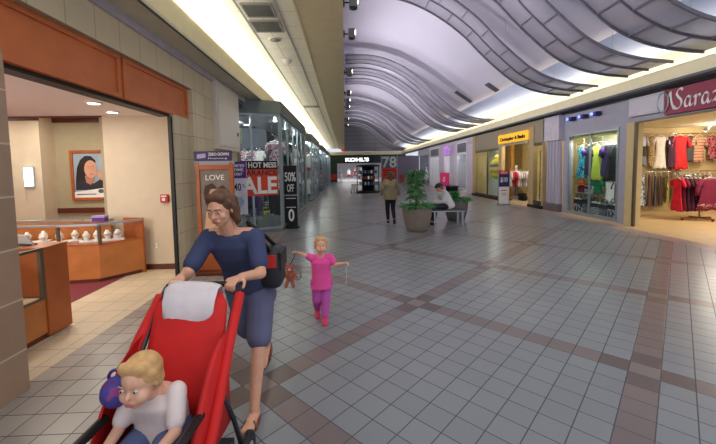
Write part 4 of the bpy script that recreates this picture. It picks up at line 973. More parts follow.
# ------------------------------------------------------------------ pilaster and the store with the yellow sign
struct('wall_right', MB().box(7.80,7.9,12.36,13.16,.28,2.62), mat('pilaster_paint',(188,180,194),.7,var=.02), bevel=.01)
fl = MB()
for k in range(4): fl.box(7.77,7.80,12.42+k*.19,12.53+k*.19,.30,2.60)
struct('trim_12', fl, mat('pilaster_flute',(180,174,188),.7,var=.02)); struct('trim_12', MB().box(7.70,7.9,12.28,13.26,2.62,3.52), mat('capital_paint',(196,190,200),.7), bevel=.01)
struct('trim_12', MB().box(7.72,7.9,12.30,13.22,0,.28), mat('pilaster_base',(112,98,104),.7), bevel=.01)
M_cbtan = mat('warm_tan_panel', (186,160,112), .6, var=.05)
xs = 7.7
f = MB().box(xs,xs+.12,13.2,14.22,2.62,3.5).box(xs,xs+.12,16.75,20.6,2.62,3.5).box(xs,xs+.12,14.22,16.75,3.22,3.5)
struct('wall_right', f, mat('taupe_panel',(150,138,116),.6,var=.04))
struct('wall_right', MB().box(xs-.04,xs+.14,13.86,14.20,0,3.3).box(xs-.04,xs+.14,16.72,17.05,0,3.3).box(xs-.03,xs+.14,20.2,20.6,0,3.5).box(xs-.02,xs+.12,13.2,13.27,0,2.62), M_cbtan)
struct('baseboard_2', MB().box(xs-.07,xs+.1,13.2,14.22,0,.12).box(xs-.07,xs+.1,16.72,20.6,0,.12), M_black)
W = struct('window_6', MB().box(xs-.01,xs+.05,17.05,20.2,.12,.2).box(xs-.01,xs+.05,17.05,20.2,2.5,2.62).box(xs-.01,xs+.05,18.5,18.55,.2,2.5), M_bronze)
struct('pane', MB().box(xs+.015,xs+.025,17.05,18.5,.2,2.5), M_glass, W); struct('pane', MB().box(xs+.015,xs+.025,18.55,20.2,.2,2.5), M_glass, W)
W = struct('window_7', MB().box(xs-.01,xs+.05,13.27,13.86,.12,.3).box(xs-.01,xs+.05,13.27,13.86,2.5,2.62), M_bronze)
struct('pane', MB().box(xs+.015,xs+.025,13.27,13.86,.3,2.5), M_glass, W)
struct('wall_yellow_store', MB().box(10.2,10.3,12.5,20.6,0,3.4).box(xs+.1,10.2,20.5,20.6,0,3.4), M_tan)
struct('wall_yellow_store', MB().box(8.62,8.68,18.8,20.5,0,2.9), mat('window_screen',(196,206,200),.7,var=.03))
struct('wall_yellow_store', MB().box(8.4,8.46,13.2,14.3,0,2.9), M_cbtan)
struct('ceiling', MB().box(xs+.1,10.3,12.5,20.6,3.0,3.1), mat('warm_ceiling',(220,206,170),.9))
struct('trim_13', MB().box(8.02,8.16,17.6,17.7,0,3.0).box(9.35,9.5,19.2,19.3,0,3.0), mat('orange_column',(196,136,66),.6))
t = thing('shop_sign', 'glowing yellow shop sign with black lettering over the shop entry', 'sign', (xs,15.4,3.0))
bd = obj('board', MB().box(xs-.10,xs,14.22,17.0,2.80,3.20), mat('sign_yellow',(246,184,30),.5,emit=.55), t, bevel=.008)
text('lettering', 'Christopher & Banks', M_ink, bd, (xs-.10,16.75,2.84), NY, Z_, 2.35, .22, .02, .015)
obj('valance', MB().box(xs-.06,xs,14.22,17.0,2.66,2.79), mat('sign_valance',(176,160,130),.6), t)
text('small_print', 'missy   petite   women', mat('print_taupe',(110,96,76),.6), bd, (xs-.06,16.4,2.70), NY, Z_, 1.7, .06, .006)
# floor sign with $10
t = thing('sale_stand', 'red, navy and white floor sign reading $10 at the yellow shop entry', 'sign stand', (7.0,15.0,0))
obj('base', MB().box(6.74,7.24,14.86,15.14,0,.05), M_alu, t)
fr = obj('frame', MB().box(6.74,6.765,14.98,15.02,.05,1.52).box(7.215,7.24,14.98,15.02,.05,1.52), M_alu, t)
a = obj('header', MB().box(6.765,7.215,14.985,15.015,1.34,1.52), mat('sign_red2',(196,36,48),.5), t); b = obj('price_panel', MB().box(6.765,7.215,14.985,15.015,.80,1.34), mat('sign_navy',(40,44,110),.5), t); c = obj('lower_panel', MB().box(6.765,7.215,14.985,15.015,.06,.80), M_paper, t)
text('lettering', 'SALE', M_paper, a, (6.84,14.985,1.39), X_, Z_, .30, .08, .003, .01); text('price', '$10', M_paper, b, (6.83,14.985,.98), X_, Z_, .32, .24, .003, .02)
obj('rules', MB().box(6.86,7.12,14.982,14.985,.62,.66).box(6.88,7.10,14.982,14.985,.5,.53).box(6.9,7.08,14.982,14.985,.42,.45), mat('print_pinkred',(200,80,90),.6), c)
# decorated egg in the left window
t = thing('hanging_egg', 'big yellow and lime decorated egg hanging in the left shop window', 'decoration', (8.15,18.3,1.62))
obj('shell', MB().ell((8.15,18.3,1.58), (.38,.40,.56)), pat('egg_bands',[(190,206,60),(214,222,90),(206,150,90),(224,214,120),(150,120,160),(216,214,70),(236,216,96)],'grad'), t); obj('neck', MB().ell((8.15,18.3,2.15), (.16,.16,.16)), mat('egg_yellow',(240,214,70),.6), t)
obj('cord', MB().cyl((8.15,18.3,2.28),(8.15,18.3,3.0),.006,n=6), M_paper, t)
mannequin('mannequin', 'small mannequin in white top and pink skirt at the right of the left window', (8.1,17.5,0), -PI/2, GM[2], mat('cloth_rose',(200,70,110),.9), M_mann, h=1.0)
# entry goods
t = thing('clothes_rail', 'clothes rail with light tops inside the yellow shop entry', 'clothes rail', (8.76,17.1,0))
obj('bar', MB().cyl((8.22,17.1,1.5),(9.3,17.1,1.5),.014), M_chrome, t)
for x in (8.24,9.28): obj('leg', MB().cyl((x,17.1,.05),(x,17.1,1.5),.016), M_chrome, t); obj('foot', MB().box(x-.02,x+.02,16.85,17.35,0,.05), M_black, t)
for i, (c, nm) in enumerate((((206,206,214),'pale grey'),((230,226,226),'white'),((186,184,196),'grey'),((212,206,210),'light grey'),((236,232,228),'ivory'),((190,60,80),'red'),((206,40,60),'bright red'),((222,220,226),'off white'))):
    garment('blouse', '%s top on the rail in the yellow shop entry, %s from the right' % (nm, ["first","second","third","fourth","fifth","sixth","seventh","eighth"][i]), 'clothes', (9.2-i*.125,17.1,1.52), 1.3, .44, .72, mat('c_cb%d' % i, c, .9, var=.2), 'top', .35, group='tops in the yellow shop entry')
mannequin('mannequin', 'white clad mannequin inside the yellow shop entry', (9.2,18.3,0), -.4, GM[2], GM[4], M_mann, skirt=False)
bag('handbag', 'black bag on the floor below the rail of light tops', (8.75,16.75,0), -PI/2, .5, .25, .36, GM[1])
for i in range(6):
    t0 = thing('folded_sweater', ['wine red','dark grey','plum','black','wine','charcoal'][i]+' folded sweater on the shelves of the small right window, '+['lowest','second from bottom','third from bottom','fourth from bottom','fifth from bottom','topmost'][i], 'clothes', (8.2,13.75,.5+.3*i), 'folded sweaters in the small window')
    obj('fold', MB().box(8.05,8.35,13.60,13.90,.52+.3*i,.64+.3*i), mat('fold_%d' % i, [(120,30,50),(60,60,64),(80,30,60),(34,30,34),(110,40,56),(70,66,70)][i], .9), t0, bevel=.03)
t = thing('display_shelf', 'tall open shelf of folded sweaters in the small right window', 'shelf', (8.2,13.75,0))
for i in range(7): obj('shelf', MB().box(8.0,8.39,13.55,13.95,.495+.3*i,.518+.3*i), M_bronze, t)
for y in (13.53,13.95):
    for x in (8.0,8.36): obj('upright', MB().box(x,x+.025,y,y+.02,0,2.32), M_bronze, t)

# ------------------------------------------------------------------ pale store farther on
xs = 7.7
f = MB().box(xs,xs+.15,20.6,31.5,2.9,3.5).box(xs,xs+.15,20.6,21.6,0,2.9).box(xs,xs+.15,23.6,24.2,0,2.9).box(xs,xs+.15,26.6,28.0,0,2.9).box(xs,xs+.15,30.9,31.5,0,2.9)
struct('wall_right', f, mat('lilac_white_wall',(206,196,212),.7,var=.03))
for k, (y0, y1) in enumerate(((21.6,23.6),(28.0,30.9))):
    W = struct('window_%d' % (8+k), MB().box(xs-.03,xs+.05,y0,y0+.12,.1,3.35).box(xs-.03,xs+.05,y1-.12,y1,.1,3.35).box(xs-.03,xs+.05,y0+.12,y1-.12,2.5,2.66).box(xs-.03,xs+.05,y0+.12,y1-.12,3.25,3.35).box(xs-.03,xs+.05,y0+.12,y1-.12,.1,.3), M_white)
    struct('pane', MB().box(xs-.015,xs-.01,y0+.12,y1-.12,2.66,3.25), mat('dark_pane',(96,96,108),.3), W)
    struct('pane', MB().box(xs+.015,xs+.025,y0+.12,y1-.12,.3,2.5), M_glass, W)
struct('wall_pale_store', MB().box(9.6,9.7,20.6,31.5,0,3.2), mat('pale_store_wall',(186,186,198),.8)); struct('ceiling', MB().box(xs,9.7,20.6,31.5,3.15,3.2), M_white)
struct('wall_pale_store', MB().box(xs+.15,9.6,31.4,31.5,0,3.15), M_white)
mannequin('mannequin', 'teal and white dressed mannequin in the nearer window of the pale store', (8.3,22.6,0), -PI/2, GM[6], GM[2], M_mann, 'mannequins in the pale store'); mannequin('mannequin', 'red and blue dressed mannequin in the nearer window of the pale store', (8.3,22.0,0), -PI/2, GM[5], mat('cloth_blue',(60,60,150),.9), M_mann, 'mannequins in the pale store')
mannequin('mannequin', 'white dressed mannequin in the farther window of the pale store', (8.3,29.2,0), -PI/2, GM[2], GM[6], M_mann, 'mannequins in the pale store')
t = thing('shop_sign', 'violet glowing letter sign on the pale storefront', 'sign', (7.66,25.4,3.0))
M_neon = mat('violet_neon',(196,110,230),.5,emit=1.6)
obj('letter', nib([[(0,.0),(.05,.7),(.0,1.0)],[(.0,.7),(.25,1.0),(.4,.6),(.38,0)],[(.4,.7),(.65,1.0),(.8,.6),(.8,0)]], (7.69,26.6,2.62), NY*2.1, Z_, .62, .06), M_neon, t)
obj('letter', nib([[(0,1.0),(.1,.4),(.3,.35),(.45,.9)],[(.45,1.0),(.40,.2),(.2,-.1)]], (7.69,25.3,2.74), NY*2, Z_, .62, .06), M_paper, t)
obj('backer', MB().box(7.69,7.70,24.2,26.7,2.55,3.3), mat('sign_lilac',(190,160,214),.6), t)
t = thing('pink_poster', 'hot pink poster with a white swirl standing by the pale store door', 'poster', (7.4,25.4,0))
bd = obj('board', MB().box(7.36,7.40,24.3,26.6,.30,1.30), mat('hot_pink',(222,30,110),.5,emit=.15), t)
for y in (24.6,26.3): obj('foot', MB().box(7.25,7.5,y-.04,y+.04,0,.30), M_black, t)
obj('swirl', MB().tube([(7.355,25.45+(.08+.04*a)*math.cos(a),.85+(.08+.04*a)*.8*math.sin(a)) for a in [i*.35 for i in range(18)]], .05, 6), M_paper, bd)
t = thing('bench_ledge', 'dark low bench before the pale storefront', 'bench', (7.2,23.9,0))
obj('seat', MB().box(6.95,7.45,22.4,23.9,.38,.45), M_black, t)
for y in (22.5,23.8): obj('leg', MB().box(7.0,7.4,y-.03,y+.03,0,.38), M_black, t)
# small bright shop front between the pale store and the hoarding
struct('wall_right', MB().box(7.8,7.95,31.5,36.6,2.9,3.5).box(7.8,7.95,31.5,32.0,0,2.9), mat('grey_white_wall',(176,172,186),.7))
struct('wall_pale_store', MB().box(9.4,9.5,31.5,37,0,3.2).box(7.9,9.4,36.4,36.5,0,3.2), mat('dim_store_wall',(130,132,146),.8))
struct('ceiling', MB().box(7.8,9.5,31.5,37,3.15,3.2), M_white)
mannequin('mannequin', 'mannequin in white standing in the last shop front before the hoarding', (8.2,33.2,0), -PI/2, GM[2], GM[0], M_mann, 'mannequins far right'); mannequin('mannequin', 'mannequin in pale green in the last shop front before the hoarding', (8.2,34.6,0), -PI/2, mat('cloth_mint',(170,220,206),.9), GM[2], M_mann, 'mannequins far right')
# ------------------------------------------------------------------ far end: hoarding, kiosk, department store front
t = thing('hoarding', 'tall grey and purple hoarding board with big 78 graphic across the right of the walkway', 'hoarding', (5.6,36,0))
pb = obj('plain_board', MB().box(5.50,7.75,36,36.1,0,2.95), mat('hoarding_purple',(112,102,122),.6,var=.05), t)
nb = obj('number_board', MB().box(3.85,5.42,35.98,36.08,0,2.95), mat('hoarding_grey',(92,98,104),.6,var=.04), t)
obj('post', MB().box(5.42,5.50,35.95,36.1,0,3.0), M_alu, t); obj('post', MB().box(3.77,3.85,35.95,36.1,0,3.0), M_alu, t)
text('numeral', '78', mat('numeral_pale',(196,206,206),.6), nb, (3.90,35.98,1.74), X_, Z_, 1.48, 1.16, .01, .02)
rp = obj('red_panel', MB().box(3.87,5.40,35.965,35.975,.75,1.70), M_red, nb)
obj('red_print', MB().box(4.0,5.2,35.955,35.963,1.42,1.5).box(4.1,5.0,35.955,35.963,1.2,1.3).box(4.0,4.9,35.955,35.963,.95,1.05), mat('print_darkred',(120,20,20),.6), rp)
obj('lower_panel', MB().box(3.87,5.40,35.965,35.975,0,.70), mat('hoarding_red2',(180,60,54),.6), nb)
obj('pictures', MB().box(5.7,6.2,35.99,36,.2,1.0).box(6.5,7.3,35.99,36,.3,.7), mat('hoarding_print',(150,60,60),.6), pb)
# round dark kiosk with goods
kx, ky = 1.62, 24.4
t = thing('sales_kiosk', 'round dark sales kiosk with shelves of small goods in the middle of the walkway', 'kiosk', (kx,ky,0))
obj('base', MB().lathe([(.86,0),(.86,.12),(.80,.14)], (kx,ky,0), 28), M_black, t); obj('core', MB().cyl((kx,ky,.14),(kx,ky,1.82),.42,n=20), M_black, t)
obj('canopy', MB().lathe([(.82,1.82),(.84,1.84),(.84,1.94),(.5,1.98)], (kx,ky,0), 28), M_black, t)
for k in range(3): obj('shelf', MB().lathe([(.40,.55+.4*k),(.74,.55+.4*k),(.74,.575+.4*k),(.40,.575+.4*k)], (kx,ky,0), 28), mat('kiosk_shelf',(60,60,70),.5), t)
for k in range(6):
    a = PI*2*k/6; obj('post', MB().cyl((kx+.76*math.cos(a),ky+.76*math.sin(a),.14),(kx+.76*math.cos(a),ky+.76*math.sin(a),1.82),.03), M_black, t)
kc = [(206,206,212),(180,50,56),(120,150,180),(230,226,220),(90,90,110),(200,150,90)]; kn = ['white','red','light blue','cream','slate','tan']
for lv in range(3):
    for k in range(9):
        a = -PI+PI*(k+.5)/9
        x, yy, z = kx+.62*math.cos(a), ky+.62*math.sin(a), .575+.4*lv
        c = (k*2+lv)%6
        tt = thing('boxed_item', '%s small box on the %s kiosk shelf, %s' % (kn[c], ['lowest','middle','top'][lv], ['at the far left','second from the left','third from the left','left of the middle','in the middle','right of the middle','third from the right','second from the right','at the far right'][k]), 'box', (x,yy,z), 'boxes on the kiosk shelves')
        obj('pack', MB().box(x-.06,x+.06,yy-.05,yy+.05,z,z+.2), mat('kiosk_%d' % c, kc[c], .6), tt, bevel=.008)
t = thing('stool', 'tan stool at the left of the round dark kiosk', 'stool', (.62,24.0,0))
obj('seat', MB().cyl((.62,24,.55),(.62,24,.62),.2,n=18), mat('stool_tan',(190,150,90),.6), t)
for k in range(4): obj('leg', MB().cyl((.62+.10*math.cos(k*PI/2),24+.10*math.sin(k*PI/2),.55),(.62+.19*math.cos(k*PI/2),24+.19*math.sin(k*PI/2),0),.016), M_black, t)

# store front closing the walkway
yf = YE
struct('wall_end', MB().box(-2.6,8.1,yf-.1,yf+.1,2.42,3.5).box(-2.6,-1.0,yf-.1,yf+.1,0,2.42).box(4.9,8.1,yf-.1,yf+.1,0,2.42), mat('dark_green_front',(40,56,46),.6,var=.1))
t = thing('shop_sign', 'bold white letter sign on the dark green store front at the end of the walkway', 'sign', (1.6,yf-.15,2.95))
bk = obj('backer', MB().box(-.2,3.8,yf-.16,yf-.1,2.5,3.3), mat('sign_dark',(26,32,30),.5), t)
text('lettering', "KOHL'S", mat('white_letter_glow',(246,246,246),.5,emit=1.5), bk, (.1,yf-.16,2.62), X_, Z_, 3.1, .52, .08, .05)
struct('wall_end', MB().box(-6,9,65.9,66,0,4), M_white); struct('ceiling', MB().box(-6,9,yf+.1,66,3.3,3.4), M_white)
struct('wall_left', MB().box(-6.1,-6,yf,66,0,3.4), M_white); struct('wall_right', MB().box(9,9.1,yf,66,0,3.4), M_white)
for k in range(6):
    x, y = .2+(k%2)*2.6, 49+(k//2)*5
    t = thing('ceiling_light', '%s light panel in the store ceiling beyond the far entrance, %s' % (['left','right'][k%2], ['near','middle','back'][k//2]), 'ceiling light', (x,y,3.3), 'light panels in the far store')
    obj('frame', MB().box(x-.65,x+.65,y-.65,y+.65,3.285,3.3), M_plastic, t); obj('diffuser', MB().box(x-.6,x+.6,y-.6,y+.6,3.27,3.286), M_lampsoft, t)
for k, (x, y, c1, c2, nm) in enumerate(((-.6,47.5,0,2,'pink topped mannequin at the left of the far store entrance'),(.6,52,2,5,'white topped mannequin with red skirt inside the far store'),(3.6,48.5,6,1,'teal topped mannequin at the right of the far store entrance'),(1.6,55,5,4,'red topped mannequin at the back of the far store'),(2.4,50.5,1,4,'black topped mannequin inside the far store'))):
    mannequin('mannequin', nm, (x,y,0), 0, GM[c1], GM[c2], M_mann, 'mannequins in the far store')
t = thing('red_chair', 'red chair at the left end of the walkway before the dark green wall', 'chair', (-1.35,42.2,0))
obj('seat', MB().box(-1.7,-1.0,41.9,42.5,.38,.5), M_red, t, bevel=.03); obj('backrest', MB().box(-1.7,-1.0,42.4,42.5,.5,1.05), M_red, t, bevel=.03)
for x in (-1.65,-1.05):
    for y in (41.95,42.45): obj('leg', MB().cyl((x,y,0),(x,y,.38),.025), M_black, t)
def leafy(name, mb_leaves, m, par): return obj(name, mb_leaves, m, par)

# ------------------------------------------------------------------ planters, bench
M_leaf = pat('leaf_green',[(30,116,52),(56,150,66),(40,130,58),(84,166,84)],'noise',5,.6); M_leaf2 = pat('tree_leaf_green',[(52,100,60),(80,136,78),(64,118,68),(112,156,96)],'noise',5,.6)
def leaf(mb, p, d, L, w, droop):
    p, d = V(p), V(d).normalized(); s_ = d.cross(Z_); s_ = s_.normalized() if s_.length > .01 else X_; n = 5; rg = []
    for i in range(n+1):
        u = i/n; c = p+d*(L*u)-Z_*(droop*L*u*u); ww = max(.004, w*math.sin(PI*min(.97, .12+.86*u))); up = s_.cross(d)*.012*(1-u)
        rg.append([c-s_*ww, c-up, c+s_*ww, c+V((0,0,.006))])
    mb.loft(rg, True, True)
def planter(x, y, k, label, m):
    t = thing('planter', label, 'planter', (x,y,0))
    obj('pot', MB().lathe([(.26*k,0),(.29*k,.03),(.34*k,.2),(.385*k,.42),(.40*k,.60),(.40*k,.69),(.37*k,.70),(.36*k,.62),(.34*k,.60)], (x,y,0), 36), m, t)
    obj('soil', MB().cyl((x,y,.58),(x,y,.64),.355*k,n=30), mat('soil',(60,44,34),.95,bump=.4), t); return t
M_pot = mat('taupe_pot',(128,116,104),.55,var=.06); M_pot2 = mat('grey_pot',(118,110,102),.55,var=.06)
pots = [((1.93,9.24), planter(1.93,9.24,1.0,'round taupe planter with a small tree, nearer the camera',M_pot)), ((3.55,10.95), planter(3.55,10.95,.96,'round grey planter of low green plants behind the bench',M_pot2))]
for (x, y), pt_ in pots:
    mb = MB()
    nL = 260
    for i in range(nL):
        a = random.random()*2*PI; r = .36*math.sqrt(random.random()); el_ = random.uniform(.1,1.0)
        leaf(mb, (x+r*math.cos(a),y+r*math.sin(a),.63+random.random()*.06), (math.cos(a),math.sin(a),el_), random.uniform(.14,.25), .042, .4)
    pl_ = thing('ground_cover_plant', 'low bright green leafy plants filling the %s planter' % ('taupe' if x < 3 else 'grey'), 'plant', (x,y,.64)); obj('leaves', mb, M_leaf, pl_)
    if x > 3:
        mb = MB()
        for i in range(90):
            a = random.random()*2*PI; leaf(mb, (x-.05+.05*math.cos(a),y+.05*math.sin(a),.70+random.random()*.2), (math.cos(a),math.sin(a),random.uniform(.4,1.6)), random.uniform(.12,.2), .04, .5)
        obj('taller_leaves', mb, M_leaf, pl_)
x, y = 1.90, 9.26
t = thing('potted_tree', 'small slender green tree growing in the taupe planter', 'plant', (x,y,.62))
st = [(x,y,.62),(x+.02,y,.9),(x-.01,y,1.15),(x+.01,y,1.4)]
obj('trunk', MB().tube(st, [.025,.022,.018,.012], 8), mat('trunk_brown',(112,80,52),.8), t); obj('trunk', MB().tube([(x+.05,y+.03,.62),(x+.09,y+.02,.95),(x+.10,y,1.25)], [.018,.016,.01], 8), MC['trunk_brown'], t)
mb = MB()
for i in range(300):
    h = random.uniform(.84,1.64); a = random.random()*2*PI; rr = .05+.06*random.random()
    b = V((x+rr*math.cos(a), y+rr*math.sin(a), h)); leaf(mb, b, (math.cos(a),math.sin(a),random.uniform(-.1,.9)), random.uniform(.16,.30), .032, random.uniform(.3,.9))
obj('foliage', mb, M_leaf2, t)
# bench
t = thing('bench', 'slatted steel framed bench between the two planters', 'bench', (2.98,10.15,0))
for k in range(5): obj('slat', MB().box(2.52,3.50,9.93+.10*k,10.01+.10*k,.43,.46), mat('bench_slat',(74,70,70),.5), t, bevel=.006)
for x in (2.60,3.42):
    obj('leg', MB().box(x-.02,x+.02,9.93,9.97,0,.41), M_steel, t); obj('leg', MB().box(x-.02,x+.02,10.37,10.41,0,.41), M_steel, t)
obj('frame', MB().box(2.52,3.50,9.93,9.97,.40,.43).box(2.52,3.50,10.37,10.41,.40,.43).box(2.58,2.62,9.97,10.37,.40,.43).box(3.40,3.44,9.97,10.37,.40,.43), M_steel, t)
#PEOPLE-BEGIN
# ------------------------------------------------------------------ people
def frame(fwd, up=(0,0,1)):
    f = V(fwd).normalized(); l = V(up).cross(f).normalized(); u = f.cross(l); return f, l, u      # l is the person's left
def hand(mb, wr, d, palm, k, curl, left, r=1.0):
    """palm, four bent fingers of unequal length and a thumb leaving the side of the palm; d points along the hand, palm is the palm's normal"""
    wr, d = V(wr), V(d).normalized(); n = (V(palm)-d*V(palm).dot(d)).normalized(); s_ = d.cross(n)*(1 if left else -1)   # s_ points to the thumb side
    for t_ in (-.030,-.010,.010,.030):
        mb.caps(wr+s_*t_*.6*k+d*.01*k, wr+s_*t_*k+d*.085*k, .015*k, .013*k, 8)
    for t_, L in ((.032,.070),(.011,.080),(-.011,.074),(-.031,.058)):
        p = wr+s_*t_*k+d*.088*k; a = 0
        for j, f in enumerate((.45,.32,.25)):
            a += curl*(.6,1.0,.8)[j]; q = p+(d*math.cos(a)+n*math.sin(a)+s_*t_*.8)*(L*f*k); mb.caps(p, q, .0095*k*r, .0085*k*r, 8); p = q
    p = wr+s_*.028*k+d*.025*k; q = p+(s_*.75+d*.6+n*.25*(1+curl)).normalized()*.036*k; mb.caps(p, q, .013*k, .011*k, 8)
    e = q+(s_*.25+d*.8+n*(.3+.5*curl)).normalized()*.034*k; mb.caps(q, e, .0105*k*r, .009*k*r, 8)
def limb(mb, a, b, c, r0, r1, r2):
    mb.caps(a, b, r0, r1, 14); mb.caps(b, c, r1, r2, 14)
def foot(mb, an, f, L, k, tilt=0.0):
    an = V(an); f = V(f).normalized(); g = (f*math.cos(tilt)-Z_*math.sin(tilt)); h = an-Z_*.045*k*math.cos(tilt)-g*.02*k
    mb.caps(an, h, .036*k, .034*k); mb.caps(h, h+g*L*.45-Z_*.004, .034*k, .036*k); mb.caps(h+g*L*.45-Z_*.004, h+g*L*.72-Z_*.010*k, .036*k, .026*k)
    l = Z_.cross(f)
    for t_ in (-1,1): mb.caps(h+g*L*.4+l*t_*.014*k-Z_*.006, h+g*L*.70+l*t_*.020*k-Z_*.010*k, .024*k, .020*k)
def head(mb, c, f, u, k, kid=False):
    """c: centre of the head, k: 1 for a head 0.225 m high"""
    f, l, u = frame(f, u); c = V(c); M = Matrix((l, f, u)).transposed()
    mb.ell(c+u*.022*k-f*.008*k, (.074*k,.094*k,.088*k), ax=M); mb.ell(c-u*.042*k+f*.020*k, (.056*k,.066*k,.068*k), ax=M)
    mb.ell(c-u*.085*k+f*.056*k, (.026*k,.020*k,.020*k), ax=M)                                  # chin
    if kid:
        mb.caps(c+f*.086*k-u*.008*k, c+f*.096*k-u*.022*k, .008*k, .012*k, 8)
        for s_ in (-1,1): mb.ell(c+l*s_*.034*k+f*.052*k-u*.040*k, (.034*k,.036*k,.036*k), 12, 8, M)
    else:
        mb.caps(c+f*.084*k+u*.008*k, c+f*.104*k-u*.024*k, .008*k, .012*k, 8); mb.caps(c+f*.094*k-u*.028*k-l*.009*k, c+f*.094*k-u*.028*k+l*.009*k, .008*k, .008*k, 8)
        mb.caps(c+f*.078*k+u*.024*k-l*.034*k, c+f*.078*k+u*.024*k+l*.034*k, .012*k, .012*k, 8)
    for s_ in (-1,1):
        mb.ell(c+l*s_*.076*k-f*.006*k-u*.004*k, (.010*k,.020*k,.032*k), 10, 6, M); mb.ell(c+l*s_*.036*k+f*.060*k-u*.026*k, (.024*k,.022*k,.024*k), 10, 6, M)
    mb.caps(c+f*.084*k-u*.058*k-l*.020*k, c+f*.084*k-u*.058*k+l*.020*k, .009*k, .009*k, 8)
def face(t, c, f, u, k, brow=(80,52,36)):
    f, l, u = frame(f, u); c = V(c); org_ = t
    for s_ in (-1,1):
        e = obj('eye', MB().ell(c+l*s_*.032*k+f*.080*k+u*.004*k, (.011*k,.0095*k,.0065*k), 10, 8), mat('eye_white',(214,206,200),.4), t)
        obj('iris', MB().ell(c+l*s_*.032*k+f*.0865*k+u*.004*k, (.0055*k,.005*k,.0058*k), 8, 6), mat('iris',(60,44,36),.3), e)
        obj('eyebrow', MB().caps(c+l*s_*.018*k+f*.090*k+u*.026*k, c+l*s_*.046*k+f*.081*k+u*.028*k, .0035*k, .0028*k, 8), mat('brow_%d' % brow[0], brow, .8), t)
    obj('lips', MB().caps(c+f*.092*k-u*.056*k-l*.017*k, c+f*.092*k-u*.056*k+l*.017*k, .0055*k).caps(c+f*.091*k-u*.064*k-l*.013*k, c+f*.091*k-u*.064*k+l*.013*k, .0055*k), mat('lips',(196,116,106),.5), t)
def hair_cap(t, c, f, u, k, m, long=0.0, vox=.010, name='hair', low=.0):
    f, l, u = frame(f, u); c = V(c); M = Matrix((l, f, u)).transposed(); mb = MB()
    mb.ell(c+u*.034*k-f*.022*k, (.086*k,.098*k,.090*k), ax=M); mb.ell(c-f*.050*k-u*.020*k, (.078*k,.062*k,.080*k), ax=M)
    mb.caps(c+u*.088*k+f*.040*k-l*.040*k, c+u*.086*k+f*.038*k+l*.042*k, .030*k, .028*k)
    for s_ in (-1,1):
        mb.caps(c+l*s_*.078*k+f*.010*k+u*.05*k, c+l*s_*.080*k-f*.018*k-u*(.030+low)*k, .017*k, .012*k)
        if long: mb.caps(c+l*s_*.070*k-f*.030*k, c+l*s_*.082*k-f*.035*k-u*long*k, .036*k, .026*k)
    if long: mb.caps(c-f*.06*k, c-f*.075*k-u*(long+.02)*k, .06*k, .040*k)
    return remesh(obj(name, mb, m, t), vox, 3)
def torso(mb, rings, l):
    """rings: (centre, forward, half width, half depth) up the trunk"""
    l = V(l).normalized(); rr = []
    for c, fw_, a, b in rings:
        c = V(c); fw_ = V(fw_).normalized(); rr.append([c+l*a*math.copysign(abs(math.cos(q))**.85, math.cos(q))+fw_*b*math.copysign(abs(math.sin(q))**.9, math.sin(q)) for q in [2*PI*j/24 for j in range(24)]])
    mb.loft(rr, True, True)

# ---- woman pushing the stroller towards the camera, leaning forward
F = V((-.08,-1,0)).normalized(); f_w, l_w, _ = frame(F)
hip = V((-.74,2.62,.84)); sh = V((-.79,2.40,1.255)); hd = V((-.815,2.285,1.455)); sp_ = (sh-hip).normalized()
W1 = thing('person', 'woman in navy top and grey blue shorts leaning forward to push the red stroller', 'person', (-.73,2.6,0))
mb = MB(); up_t = sp_; fn = l_w.cross(up_t) if l_w.cross(up_t).dot(F) > 0 else -l_w.cross(up_t)
torso(mb, [(hip-up_t*.07,fn,.145,.10),(hip,fn,.168,.118),(hip+up_t*.12,fn,.145,.105),(hip+up_t*.22,fn,.130,.098),(hip+up_t*.34,fn,.150,.112),(hip+up_t*.44,fn,.160,.095),(sh+up_t*.01,fn,.12,.07)], l_w)
mb.caps(sh-l_w*.13, sh+l_w*.13, .055); mb.caps(sh+up_t*.01, hd-V((0,0,.05))-F*.02, .058, .050)
hdf = (F*.95+V((-.12,0,-.30))).normalized(); head(mb, hd, hdf, (0,0,1), 1.0)
HL, HR = V((-.65,1.955,1.055)), V((-.96,1.955,1.055))
for s_, H_, E in ((1,HL,V((-.555,2.22,1.035))),(-1,HR,V((-1.02,2.20,1.04)))):
    S_ = sh+l_w*s_*.165-V((0,0,.015)); d = (H_-E).normalized(); wr = H_-d*.085+V((0,0,.022))
    limb(mb, S_, E, wr, .046, .036, .026); hand(mb, wr, d, (0,0,-1), 1.0, 1.05, s_ > 0)
kl, al = V((-.63,2.40,.46)), V((-.645,2.28,.085)); kr, ar = V((-.76,2.62,.45)), V((-.72,2.985,.17))
limb(mb, hip+l_w*.085-V((0,0,.03)), kl, al, .082, .052, .034); limb(mb, hip-l_w*.085-V((0,0,.03)), kr, ar, .082, .052, .034)
mb.ell(kl-(al-kl)*-.25+F*-.015, (.05,.05,.10)); mb.ell(kr+(ar-kr)*.25-F*.01, (.05,.05,.09))
foot(mb, al, F, .235, 1.0); foot(mb, ar, F, .235, 1.0, .55)
remesh(obj('body', mb, M_skin, W1), .0065, 3)
mb = MB(); torso(mb, [(hip+up_t*.01,fn,.182,.135),(hip+up_t*.12,fn,.162,.122),(hip+up_t*.22,fn,.150,.115),(hip+up_t*.34,fn,.166,.126),(hip+up_t*.44,fn,.175,.108),(sh+up_t*.035,fn,.11,.068)], l_w)
for s_, E in ((1,V((-.555,2.22,1.035))),(-1,V((-1.02,2.20,1.04)))):
    S_ = sh+l_w*s_*.165-V((0,0,.015)); mb.caps(S_-l_w*s_*.06, S_, .068, .064); mb.caps(S_, S_+(E-S_)*.72, .064, .060)
remesh(obj('navy_top', mb, mat('navy_cloth',(62,68,98),.9,var=.12), W1), .010, 4)
